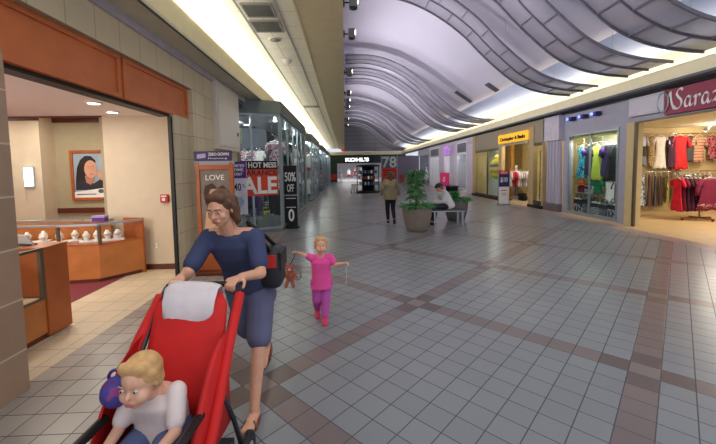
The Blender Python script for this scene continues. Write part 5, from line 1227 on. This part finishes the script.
mb = MB(); torso(mb, [(hip-up_t*.16,fn,.17,.13),(hip-up_t*.06,fn,.180,.138),(hip+up_t*.04,fn,.172,.130),(hip+up_t*.09,fn,.165,.124)], l_w)
for s_, K in ((1,kl),(-1,kr)):
    a_ = hip+l_w*s_*.085-V((0,0,.03)); mb.caps(a_, a_+(K-a_)*.86, .108, .088)
remesh(obj('shorts', mb, mat('greyblue_cloth',(98,98,124),.9,var=.12), W1), .010, 4)
hr = hair_cap(W1, hd, hdf, (0,0,1), 1.0, mat('brown_hair',(98,66,46),.6,var=.25,scale=30), .10)
hf, hl, hu = frame(hdf)
obj('ponytail', MB().tube([hd-hf*.10+hu*.03, hd-hf*.16+hu*.0, hd-hf*.17-hu*.10, hd-hf*.14-hu*.19], [.028,.036,.032,.012], 10), MC['brown_hair'], W1)
face(W1, hd, hdf, (0,0,1), 1.0)
for an, tl in ((al,0),(ar,.55)):
    g = F*math.cos(tl)-Z_*math.sin(tl); up2 = (Z_*math.cos(tl)+F*math.sin(tl)); so = an-up2*.085-g*.02
    sd_ = obj('sandal', MB().prism(el(0,0,.045,.125,20), -.008, .010), mat('sandal_brown',(126,84,60),.6), W1)
    sm_ = sd_.data; ll = Z_.cross(F)
    for v in sm_.vertices: q = v.co+V((W1.location)); v.co = (so+g*.075+g*q.y+ll*q.x+up2*q.z)-V(W1.location)
    obj('strap', MB().tube([so+g*.12+ll*.045+up2*.01, so+g*.11+ll*.03+up2*.055, so+g*.11-ll*.03+up2*.055, so+g*.12-ll*.045+up2*.01], .009, 8), MC['sandal_brown'], sd_)
# shoulder bag on her left side
B0 = V((-.555,2.62,.98))
t = thing('shoulder_bag', 'black shoulder bag with a red tag on the left side of the woman', 'bag', B0-V((0,0,.14)))
rg = []
for z, k in ((-.14,.85),(-.11,1),(.05,1),(.12,.86),(.14,.7)):
    rg.append([B0+V((.075*k*math.copysign(abs(math.cos(q))**.5, math.cos(q)), .15*k*math.copysign(abs(math.sin(q))**.5, math.sin(q)), z)) for q in [2*PI*j/20 for j in range(20)]])
obj('body', MB().loft(rg, True, True), mat('bag_black',(44,44,50),.6,var=.2), t); obj('flap', MB().box(B0.x+.055,B0.x+.082,B0.y-.12,B0.y+.12,B0.z-.02,B0.z+.12), M_black, t, bevel=.012)
obj('strap', MB().tube([B0+V((-.0,.10,.12)), V((-.60,2.60,1.20)), sh+l_w*.10+V((.01,.02,.085)), V((-.575,2.40,1.20)), B0+V((.0,-.10,.12))], .014, 8), M_black, t)
obj('tag', MB().box(B0.x-.03,B0.x+.05,B0.y-.165,B0.y-.15,B0.z+.02,B0.z+.11), mat('tag_red',(204,52,40),.6), t)

# ---- stroller
t = thing('stroller', 'red stroller pushed by the woman in the left foreground', 'stroller', (-.77,1.45,0))
M_sred = mat('stroller_red',(206,34,30),.75,var=.08); M_frame = mat('stroller_frame',(60,62,70),.4,.5)
cx = -.835
def SP(dx, y, z): return V((cx+dx+(y-1.45)*.06, y, z))
for s_ in (-1,1):
    obj('frame_tube', MB().tube([SP(s_*.20,1.93,1.055),SP(s_*.205,1.80,.93),SP(s_*.21,1.55,.62),SP(s_*.215,1.08,.12)], .014, 10), M_frame, t)
    obj('frame_tube', MB().tube([SP(s_*.21,1.60,.68),SP(s_*.215,1.75,.40),SP(s_*.215,1.86,.12)], .013, 10), M_frame, t)
hb = obj('handle', MB().tube([SP(-.20,1.93,1.055),SP(-.17,1.95,1.06),SP(.17,1.95,1.06),SP(.20,1.93,1.055)], .017, 10), M_black, t)
for s_ in (-1,1):
    for y in (1.08,1.86):
        x = SP(s_*.235,y,0).x; wl = obj('wheel', MB().lathe([(.06,-.018),(.10,-.022),(.115,-.012),(.115,.012),(.10,.022),(.06,.018)], (0,0,0), 24, False), M_black, t)
        for v in wl.data.vertices: q = v.co+V(t.location); v.co = V((x+q.z, y+q.x, .116+q.y))-V(t.location)
        obj('hub', MB().cyl((x-.02,y,.116),(x+.02,y,.116),.062,n=20), mat('hub_grey',(150,150,156),.5), wl)
def quilt(pts, th, nm):
    """a padded panel lofted through (half width, y, z) rows"""
    rr = []
    for i, (hw, y, z) in enumerate(pts):
        a = pts[max(i-1,0)]; b = pts[min(i+1,len(pts)-1)]; d = V((0,b[1]-a[1],b[2]-a[2])).normalized(); n = X_.cross(d)
        row = []
        for j in range(12):
            q = 2*PI*j/12; row.append(SP(hw*math.copysign(abs(math.cos(q))**.4, math.cos(q)), y, z)+n*th*math.sin(q))
        rr.append(row)
    return obj(nm, MB().loft(rr, True, True), M_sred, t)
quilt([(.145,1.84,1.05),(.185,1.80,1.0),(.192,1.72,.80),(.192,1.66,.62),(.188,1.62,.48)], .03, 'backrest')
quilt([(.188,1.66,.46),(.192,1.5,.43),(.192,1.32,.45),(.18,1.28,.45)], .03, 'seat')
quilt([(.20,1.30,.44),(.20,1.22,.32),(.20,1.12,.20),(.19,1.06,.17)], .02, 'leg_rest')
for s_ in (-1,1):
    rr = []
    for k in range(6):
        u2_ = k/5; y0 = 1.72-.36*u2_; zt = .90-.30*u2_*u2_
        rr.append([SP(s_*.18,y0,.42), SP(s_*.21,y0,.42), SP(s_*.215,y0,zt-.02), SP(s_*.195,y0,zt), SP(s_*.21,y0,zt-.02)])
    obj('side_wing', MB().loft(rr, True, True), M_sred, t)
    obj('red_strap', MB().tube([SP(s_*.215,1.90,1.02),SP(s_*.228,1.70,.84),SP(s_*.232,1.48,.56),SP(s_*.228,1.28,.36)], .026, 8), M_sred, t)
obj('bumper_bar', MB().tube([SP(-.20,1.44,.66),SP(-.20,1.22,.655),SP(-.10,1.16,.65),SP(.10,1.16,.65),SP(.20,1.22,.655),SP(.20,1.44,.66)], .02, 10), M_black, t)
obj('basket', MB().prism([(cx-.2,1.2),(cx+.2,1.2),(cx+.22,1.78),(cx-.18,1.78)], .16, .28), mat('basket_black',(40,40,44),.8), t)
# white blanket over the handle side, purple toy bag
t = thing('folded_blanket', 'white folded blanket lying over the top of the red stroller back', 'blanket', SP(0,1.84,1.0))
rr = []
for (y, z, hw) in ((1.765,.90,.10),(1.758,.96,.125),(1.772,1.03,.135),(1.805,1.085,.14),(1.85,1.092,.14),(1.885,1.06,.135),(1.90,.98,.12)):
    w_ = .012*math.sin(z*40); rr.append([SP(hw*math.copysign(abs(math.cos(a))**.5, math.cos(a)), y+w_*math.cos(a*3)*.5+.013*math.sin(a), z+.012*math.sin(a)+.010*math.sin(a*2+z*9)) for a in [2*PI*j/20 for j in range(20)]])
obj('cloth', MB().loft(rr, True, True), mat('blanket_white',(220,208,206),.9), t)
# ---- child in the stroller
t = thing('person', 'blond small child sitting in the red stroller', 'person', SP(0,1.48,.46))
ch = SP(-.015,1.40,.85); ff = V((-.10,-1,-.12)).normalized(); f_, l_, u_c = frame(ff)
mb = MB(); hp = SP(-.01,1.52,.54); sc_ = SP(-.02,1.50,.735)
torso(mb, [(hp-Z_*.06,ff,.09,.075),(hp,ff,.10,.085),(hp+Z_*.10,ff,.095,.08),(sc_-Z_*.03,ff,.10,.07),(sc_,ff,.08,.05)], l_)
mb.caps(sc_-l_*.08, sc_+l_*.08, .036); mb.caps(sc_, ch-Z_*.05, .036); head(mb, ch, ff, (0,0,1), .86, True)
for s_ in (-1,1):
    S_ = sc_+l_*s_*.095; E = S_+V((s_*-.0,-.08,-.12))+l_*s_*.03; Wc = E+V((0,-.12,.0))-l_*s_*.02
    limb(mb, S_, E, Wc, .030, .025, .019); hand(mb, Wc, (0,-1,-.1), (0,0,-1), .60, .7, s_ > 0)
    K = SP(s_*.08,1.30,.545); A = SP(s_*.08,1.24,.36); limb(mb, hp+l_*s_*.055*-1*(-1), K, A, .052, .038, .026); foot(mb, A, (0,-1,0), .13, .62)
remesh(obj('body', mb, mat('child_skin',(226,172,142),.55,var=.05), t), .0055, 3)
mb = MB(); torso(mb, [(hp-Z_*.02,ff,.115,.098),(hp+Z_*.10,ff,.108,.092),(sc_-Z_*.03,ff,.112,.082),(sc_+Z_*.012,ff,.075,.05)], l_)
for s_ in (-1,1):
    S_ = sc_+l_*s_*.095; E = S_+V((0,-.08,-.12))+l_*s_*.03; mb.caps(S_, S_+(E-S_)*.75, .044, .040)
remesh(obj('shirt', mb, mat('child_shirt_white',(224,206,198),.9), t), .008, 3)
mb = MB()
for s_ in (-1,1): K = SP(s_*.08,1.30,.545); mb.caps(hp+l_*s_*.055, K, .066, .052); mb.caps(K, K+(SP(s_*.08,1.24,.36)-K)*.6, .052, .042)
mb.caps(hp-l_*.05, hp+l_*.05, .085); remesh(obj('trousers', mb, mat('child_denim',(88,96,130),.9), t), .008, 3)
hair_cap(t, ch, ff, (0,0,1), .86, mat('blond_hair',(206,160,104),.6,var=.2,scale=30), .0, .009); face(t, ch, ff, (0,0,1), .86, (196,146,100))
t = thing('soft_ball', 'purple and blue soft toy ball at the side of the child in the stroller', 'toy', SP(-.165,1.47,.76))
obj('ball', MB().ell(SP(-.165,1.47,.76), (.062,.065,.065)), pat('toy_purple',[(96,52,120),(70,70,150),(150,70,130)],'noise',14), t); obj('loop', MB().tube([SP(-.165+.03*math.cos(a),1.47,.82+.035*math.sin(a)) for a in [PI*i/8 for i in range(9)]], .007, 8), M_purple, t)

# ---- blond child in pink
c0 = V((-.285,3.83,0)); Fp = V((.10,-1,0)).normalized(); f_, l_, _ = frame(Fp)
t = thing('person', 'small blond child in a pink shirt and magenta trousers walking with arms out', 'person', c0)
hp = c0+V((0,0,.43)); sc_ = c0+V((.0,-.015,.715)); ch = c0+V((.005,-.03,.862))
mb = MB(); torso(mb, [(hp-Z_*.05,Fp,.085,.07),(hp,Fp,.098,.08),(hp+Z_*.12,Fp,.090,.075),(sc_-Z_*.04,Fp,.10,.07),(sc_,Fp,.075,.05)], l_)
mb.caps(sc_-l_*.085, sc_+l_*.085, .034); mb.caps(sc_, ch-Z_*.05, .036); head(mb, ch, Fp, (0,0,1), .82, True)
ARM = {1:(V((-.13,3.79,.64)),V((-.05,3.76,.66))), -1:(V((-.435,3.80,.745)),V((-.515,3.76,.79)))}
for s_ in (-1,1):
    S_ = sc_+l_*s_*.10; E, Wc = ARM[s_]; d = (Wc-E).normalized(); limb(mb, S_, E, Wc, .030, .024, .018); hand(mb, Wc, d, (0,0,-1), .58, .75, s_ > 0)
KN = {1:(c0+V((.045,-.045,.235)),c0+V((.035,-.09,.055))), -1:(c0+V((-.055,-.02,.24)),c0+V((-.06,.10,.085)))}
for s_ in (-1,1):
    K, A = KN[s_]; limb(mb, hp+l_*s_*.05-Z_*.02, K, A, .052, .038, .026)
remesh(obj('body', mb, MC['child_skin'], t), .0055, 3)
mb = MB(); torso(mb, [(hp-Z_*.055,Fp,.125,.108),(hp+Z_*.02,Fp,.116,.098),(hp+Z_*.12,Fp,.105,.09),(sc_-Z_*.04,Fp,.112,.082),(sc_+Z_*.012,Fp,.072,.05)], l_)
for s_ in (-1,1): S_ = sc_+l_*s_*.10; E = ARM[s_][0]; mb.caps(S_-l_*s_*.04, S_, .046, .044); mb.caps(S_, S_+(E-S_)*.62, .044, .042)
remesh(obj('pink_shirt', mb, mat('pink_cloth',(234,82,152),.9,var=.06), t), .008, 3)
mb = MB(); mb.caps(hp-l_*.04, hp+l_*.04, .088)
for s_ in (-1,1): K, A = KN[s_]; mb.caps(hp+l_*s_*.05-Z_*.02, K, .066, .052); mb.caps(K, K+(A-K)*.78, .052, .042)
remesh(obj('trousers', mb, mat('magenta_cloth',(190,84,164),.9,var=.06), t), .008, 3)
for s_ in (-1,1):
    A = KN[s_][1]; tl = 0 if s_ > 0 else .5; g = Fp*math.cos(tl)-Z_*math.sin(tl); up2 = Z_*math.cos(tl)+Fp*math.sin(tl); h = A-up2*.022
    sh_ = obj('shoe', MB().caps(h-g*.018, h+g*.09-up2*.006, .034, .030).caps(A, A-up2*.02, .032), mat('pink_shoe',(206,56,100),.6), t)
    obj('sole', MB().tube([h-g*.045-up2*.030, h+g*.02-up2*.031, h+g*.105-up2*.031], [.020,.026,.018], 8), M_paper, sh_)
hair_cap(t, ch, Fp, (0,0,1), .82, MC['blond_hair'], .0, .009, low=.02); face(t, ch, Fp, (0,0,1), .82, (196,146,100))
# ribbon from the child's left hand, plush toy on a cord from the right hand
hl_ = V((-.008,3.735,.63))
tt = thing('ribbon_strip', 'thin pale ribbon hanging from the outstretched hand of the child in pink', 'ribbon', hl_)
obj('strip', MB().loft([[hl_+V((.006*math.sin(i*.9)-.004,.004*i/4,-.045*i)), hl_+V((.006*math.sin(i*.9)+.006,.004*i/4,-.045*i)), hl_+V((.006*math.sin(i*.9)+.006,.004*i/4+.003,-.045*i)), hl_+V((.006*math.sin(i*.9)-.004,.004*i/4+.003,-.045*i))] for i in range(6)], True, True), mat('ribbon_lilac',(196,176,196),.7), tt)
hr_ = V((-.565,3.735,.785)); pc = V((-.615,3.72,.55))
tt = thing('plush_toy', 'small brown plush animal hanging on a cord from the hand of the child in pink', 'toy', pc)
mb = MB().ell(pc, (.050,.042,.065)).ell(pc+V((0,-.01,.085)), (.042,.040,.040))
for s_ in (-1,1):
    mb.ell(pc+V((s_*.040,-.005,.115)), (.016,.010,.016)); mb.caps(pc+V((s_*.04,-.01,.035)), pc+V((s_*.075,-.03,-.01)), .017, .014); mb.caps(pc+V((s_*.025,-.02,-.05)), pc+V((s_*.04,-.045,-.105)), .021, .018)
remesh(obj('body', mb, mat('plush_brown',(150,84,62),.95,var=.2,scale=40), tt), .006, 2)
obj('muzzle', MB().ell(pc+V((0,-.046,.078)), (.020,.014,.016)), mat('plush_pink',(220,150,140),.9), tt); obj('tail', MB().tube([pc+V((.03,.03,-.04)),pc+V((.08,.03,-.06)),pc+V((.115,.02,-.02)),pc+V((.11,.02,.05)),pc+V((.075,.02,.06))], .008, 8), mat('plush_grey',(120,120,116),.9), tt)
obj('cord', MB().tube([pc+V((0,.0,.115)), pc+V((.03,.0,.17)), hr_+V((.0,.0,-.03)), hr_+V((.0,0,.005))], .004, 6), M_black, tt)

# ---- woman walking away
c0 = V((1.40,10.65,0)); Fa = V((.15,1,0)).normalized(); f_, l_, _ = frame(Fa)
t = thing('person', 'woman in a tan jacket and black trousers walking away down the walkway', 'person', c0)
hp = c0+V((0,0,.86)); sc_ = c0+V((.01,.03,1.30)); ch = c0+V((.02,.05,1.49))
mb = MB(); torso(mb, [(hp-Z_*.08,Fa,.14,.10),(hp,Fa,.165,.12),(hp+Z_*.18,Fa,.135,.10),(hp+Z_*.32,Fa,.15,.11),(sc_-Z_*.03,Fa,.15,.09),(sc_,Fa,.11,.07)], l_)
mb.caps(sc_-l_*.13, sc_+l_*.13, .05); mb.caps(sc_, ch-Z_*.05, .052); head(mb, ch, Fa, (0,0,1), .98)
AR = {1:(c0+V((-.27,-.02,1.06)),c0+V((-.25,.12,.86))), -1:(c0+V((.27,.0,1.06)),c0+V((.27,.10,.85)))}
for s_ in (-1,1):
    E, Wc = AR[s_]; limb(mb, sc_+l_*s_*.165, E, Wc, .045, .036, .026); hand(mb, Wc, (Wc-E), l_*-s_, 1.0, .45, s_ > 0, 1.1)
KN = {1:(c0+V((-.085,.13,.47)),c0+V((-.08,.02,.085))), -1:(c0+V((.075,.02,.46)),c0+V((.07,-.28,.15)))}
for s_ in (-1,1): K, A = KN[s_]; limb(mb, hp+l_*s_*.085-Z_*.03, K, A, .082, .052, .034)
foot(mb, KN[1][1], Fa, .23, 1.0); foot(mb, KN[-1][1], Fa, .23, 1.0, .7)
remesh(obj('body', mb, M_skin, t), .009, 3)
mb = MB(); torso(mb, [(hp-Z_*.13,Fa,.205,.155),(hp,Fa,.195,.15),(hp+Z_*.18,Fa,.168,.13),(hp+Z_*.32,Fa,.175,.135),(sc_-Z_*.03,Fa,.175,.11),(sc_+Z_*.03,Fa,.10,.07)], l_)
for s_ in (-1,1): E, Wc = AR[s_]; limb(mb, sc_+l_*s_*.165, E, E+(Wc-E)*.9, .064, .054, .044)
remesh(obj('jacket', mb, mat('tan_jacket',(142,128,100),.9,var=.12), t), .012, 4)
mb = MB(); mb.caps(hp-l_*.06-Z_*.04, hp+l_*.06-Z_*.04, .135)
for s_ in (-1,1): K, A = KN[s_]; limb(mb, hp+l_*s_*.085-Z_*.05, K, K+(A-K)*.9, .100, .068, .050)
remesh(obj('trousers', mb, mat('black_cloth',(34,32,38),.9), t), .011, 4)
for s_ in (-1,1):
    A = KN[s_][1]; tl = 0 if s_ > 0 else .7; g = Fa*math.cos(tl)-Z_*math.sin(tl); up2 = Z_*math.cos(tl)+Fa*math.sin(tl); h = A-up2*.045
    obj('shoe', MB().caps(h-g*.03, h+g*.15-up2*.012, .042, .036), M_black, t)
hair_cap(t, ch, Fa, (0,0,1), .98, MC['brown_hair'], .16, .012); face(t, ch, Fa, (0,0,1), .98)

# ---- seated person with a dark cap, bent forward over the hands
c0 = V((3.02,10.17,0)); Fs = V((-1,-.12,0)).normalized(); f_, l_, _ = frame(Fs)
t = thing('person', 'person in a white jacket and dark cap sitting bent forward on the bench', 'person', c0+V((0,0,.46)))
hp = c0+V((.06,0,.57)); sc_ = c0+V((-.12,-.02,.96)); ch = c0+V((-.25,-.04,1.10)); ut = (sc_-hp).normalized(); fn = l_.cross(ut); fn = fn if fn.dot(Fs) > 0 else -fn
mb = MB(); torso(mb, [(hp-ut*.09,fn,.15,.11),(hp,fn,.17,.13),(hp+ut*.16,fn,.155,.12),(hp+ut*.30,fn,.165,.115),(sc_-ut*.02,fn,.16,.09),(sc_+ut*.03,fn,.10,.07)], l_)
mb.caps(sc_-l_*.14, sc_+l_*.14, .055); mb.caps(sc_, ch-Z_*.04+V((.03,0,0)), .055); hs = (Fs+V((0,0,-.45))).normalized(); head(mb, ch, hs, (0,0,1), 1.0)
AR = {s_:(sc_+l_*s_*.21+V((-.06,0,-.26)), c0+V((-.36,0,.66))+l_*s_*.06) for s_ in (-1,1)}
for s_ in (-1,1): E, Wc = AR[s_]; limb(mb, sc_+l_*s_*.17, E, Wc, .048, .038, .028); hand(mb, Wc, (Wc-E), (0,0,-1), 1.0, .8, s_ > 0, 1.1)
KN = {s_:(c0+V((-.38,0,.54))+l_*s_*.12, c0+V((-.43,0,.09))+l_*s_*.10) for s_ in (-1,1)}
for s_ in (-1,1): K, A = KN[s_]; limb(mb, hp+l_*s_*.09-Z_*.01, K, A, .085, .058, .038); foot(mb, A, Fs, .24, 1.0)
remesh(obj('body', mb, M_skin, t), .009, 3)
mb = MB(); torso(mb, [(hp-ut*.08,fn,.195,.15),(hp,fn,.205,.16),(hp+ut*.16,fn,.19,.15),(hp+ut*.30,fn,.195,.145),(sc_-ut*.02,fn,.185,.115),(sc_+ut*.05,fn,.10,.075)], l_)
for s_ in (-1,1): E, Wc = AR[s_]; limb(mb, sc_+l_*s_*.17, E, E+(Wc-E)*.9, .070, .058, .046)
remesh(obj('white_jacket', mb, mat('offwhite_cloth',(212,208,206),.9,var=.04), t), .012, 4)
mb = MB(); mb.caps(hp-l_*.07-ut*.02, hp+l_*.07-ut*.02, .11)
for s_ in (-1,1): K, A = KN[s_]; limb(mb, hp+l_*s_*.09-Z_*.005, K, K+(A-K)*.9, .100, .074, .054)
remesh(obj('trousers', mb, mat('dark_trousers',(50,46,52),.9), t), .011, 4)
for s_ in (-1,1): A = KN[s_][1]; h = A-Z_*.048; obj('shoe', MB().caps(h-Fs*.03, h+Fs*.16-Z_*.004, .042, .036), M_black, t)
hair_cap(t, ch, hs, (0,0,1), .98, mat('grey_hair',(120,108,98),.7,var=.2,scale=30), .0, .012); face(t, ch, hs, (0,0,1), 1.0)
hf, hl2, hu = frame(hs); M3 = Matrix((hl2, hf, hu)).transposed(); cp = obj('cap', MB().ell(ch+hu*.068-hf*.012, (.094,.108,.070), ax=M3), mat('cap_dark',(56,52,58),.85), t)
obj('brim', MB().loft([[ch+hu*z+hf*(.10*math.cos(a)*k-.012)+hl2*.095*math.sin(a)*k for a in [2*PI*j/24 for j in range(24)]] for k, z in ((1.0,.055),(1.42,.040),(1.42,.048),(1.0,.066))], False, True), MC['cap_dark'], cp)
t = thing('phone', 'small dark phone held by the person on the bench', 'phone', c0+V((-.46,-.01,.63)))
obj('case', MB().obox(c0+V((-.46,-.01,.635)), (.14,.07,.010), (-.8,0,.4), (0,1,0)), M_black, t, bevel=.003); obj('screen', MB().obox(c0+V((-.463,-.01,.641)), (.125,.062,.003), (-.8,0,.4), (0,1,0)), mat('phone_screen',(90,100,120),.2,emit=.3), t)
#PEOPLE-END
# ------------------------------------------------------------------ light
def area(name, loc, rot, sx, sy, e, col=(1,1,1)):
    l = bpy.data.lights.new(name, 'AREA'); l.shape = 'RECTANGLE'; l.size = sx; l.size_y = sy; l.energy = e; l.color = col
    o = bpy.data.objects.new(name, l); C.objects.link(o); o.location = loc; o.rotation_euler = rot; return o
def point(name, loc, e, r=.1, col=(1,1,1)):
    l = bpy.data.lights.new(name, 'POINT'); l.energy = e; l.shadow_soft_size = r; l.color = col
    o = bpy.data.objects.new(name, l); C.objects.link(o); o.location = loc; return o
# cove strips behind the two ledges, shining up and inwards
area('cove_light_left', (-2.4,22,3.88), (0,PI+.35,0), .2, 48, 440, (1,.94,.80))
area('cove_light_right', (7.7,24,3.84), (0,PI-.35,0), .2, 44, 400, (1,.94,.82))
w = bpy.data.worlds.new('world'); S.world = w; w.use_nodes = True
w.node_tree.nodes['Background'].inputs[0].default_value = (.80,.86,1,1); w.node_tree.nodes['Background'].inputs[1].default_value = .9
# fill light added overhead behind the camera, out of view
area('overhead_fill', (2.6,-1,7.6), (0,0,0), 7, 6, 250, (.9,.95,1))
# the lamps on the soffit edge shine up at the vault
for y in (5.75,7.05,9.8,12.4,15.2,18.8,21.5,26,31,36,41):
    l = bpy.data.lights.new('track_beam', 'SPOT'); l.energy = 300 if y < 15 else 430; l.spot_size = 2.6; l.spot_blend = .95; l.shadow_soft_size = .22; l.color = (.97,.94,1)
    o = bpy.data.objects.new('track_beam', l); C.objects.link(o); o.location = (.34,y,4.39); o.rotation_euler = (0,-2.1,0)
# shops
for x, y in ((-3.5,4.6),(-4.4,5.2),(-5.2,3.2),(-5.6,5.0),(-3.9,2.4)): area('downlight_beam', (x,y,2.635), (0,0,0), .16, .16, 15, (1,.93,.82))
for x in (-5.2,-6.6,-8.2): area('downlight_beam', (x,7.4,2.99), (0,0,0), .16, .16, 24, (1,.93,.82))
point('jewelry_fill', (-5.6,1.0,1.8), 230, .15, (1,.94,.86)); area('dress_shop_light', (10.6,8.2,2.96), (0,0,0), 1.2, 1.2, 130, (1,.93,.8)); point('dress_shop_light', (12.4,11.0,2.7), 70, .1, (1,.93,.8));  # the jewelry point is an unseen fill added to brighten that shop's ceiling
area('window_light', (8.04,10.87,2.59), (0,-.35,0), .04, 2.0, 34, (1,.98,.88))
point('yellow_shop_light', (8.7,15.8,2.7), 80, .1, (1,.93,.8)); point('yellow_shop_light', (8.1,18.4,2.6), 30, .1, (1,.95,.85)); point('yellow_shop_light', (8.05,13.1,2.6), 12, .1, (1,.9,.75))
for y in (22.6,25.4,29.4,34): point('pale_shop_light', (8.6,y,2.8), 40, .1)
for y in (19.2,21,23,27.8,29.7,31.7,36.5,38.5,40.4): point('bay_light', (-2.05,y,3.12), 34, .05, (.92,.97,1))
for x, y in ((-3.3,10.3),(-2.05,10.5),(-2.05,12.4),(-3.6,11.8),(-2.05,14.3),(-4.6,12.2)): point('bay_light', (x,y,3.14), 36, .04, (.95,.98,1))
for y in (50,56): area('far_store_light', (1.5,y,3.2), (0,0,0), 5, 3, 160)

# ------------------------------------------------------------------ camera
cd = bpy.data.cameras.new('camera'); cam = bpy.data.objects.new('camera', cd); C.objects.link(cam); S.camera = cam
f_, p_, roll, yaw = 346.4, .0677, -.0158, .0369
fw = V((math.sin(yaw)*math.cos(p_), math.cos(yaw)*math.cos(p_), -math.sin(p_))); r_ = V((math.cos(yaw), -math.sin(yaw), 0)); u_ = r_.cross(fw)
r2 = r_*math.cos(roll)+u_*math.sin(roll); u2 = u_*math.cos(roll)-r_*math.sin(roll)
Mx = Matrix((r2, u2, -fw)).transposed().to_4x4(); Mx.translation = V((0,0,1.7)); cam.matrix_world = Mx
cd.sensor_fit = 'HORIZONTAL'; cd.sensor_width = 36; cd.lens = f_/716*36; cd.shift_y = -(222-192.1)/716; cd.clip_start = .05; cd.clip_end = 300
S.view_settings.view_transform = 'Standard'; S.view_settings.look = 'None'; S.view_settings.gamma = 1; S.view_settings.use_curve_mapping = False
S.view_settings.exposure = 0.0
S.cycles.max_bounces = 10; S.cycles.diffuse_bounces = 5; S.cycles.transparent_max_bounces = 24; S.cycles.use_denoising = True
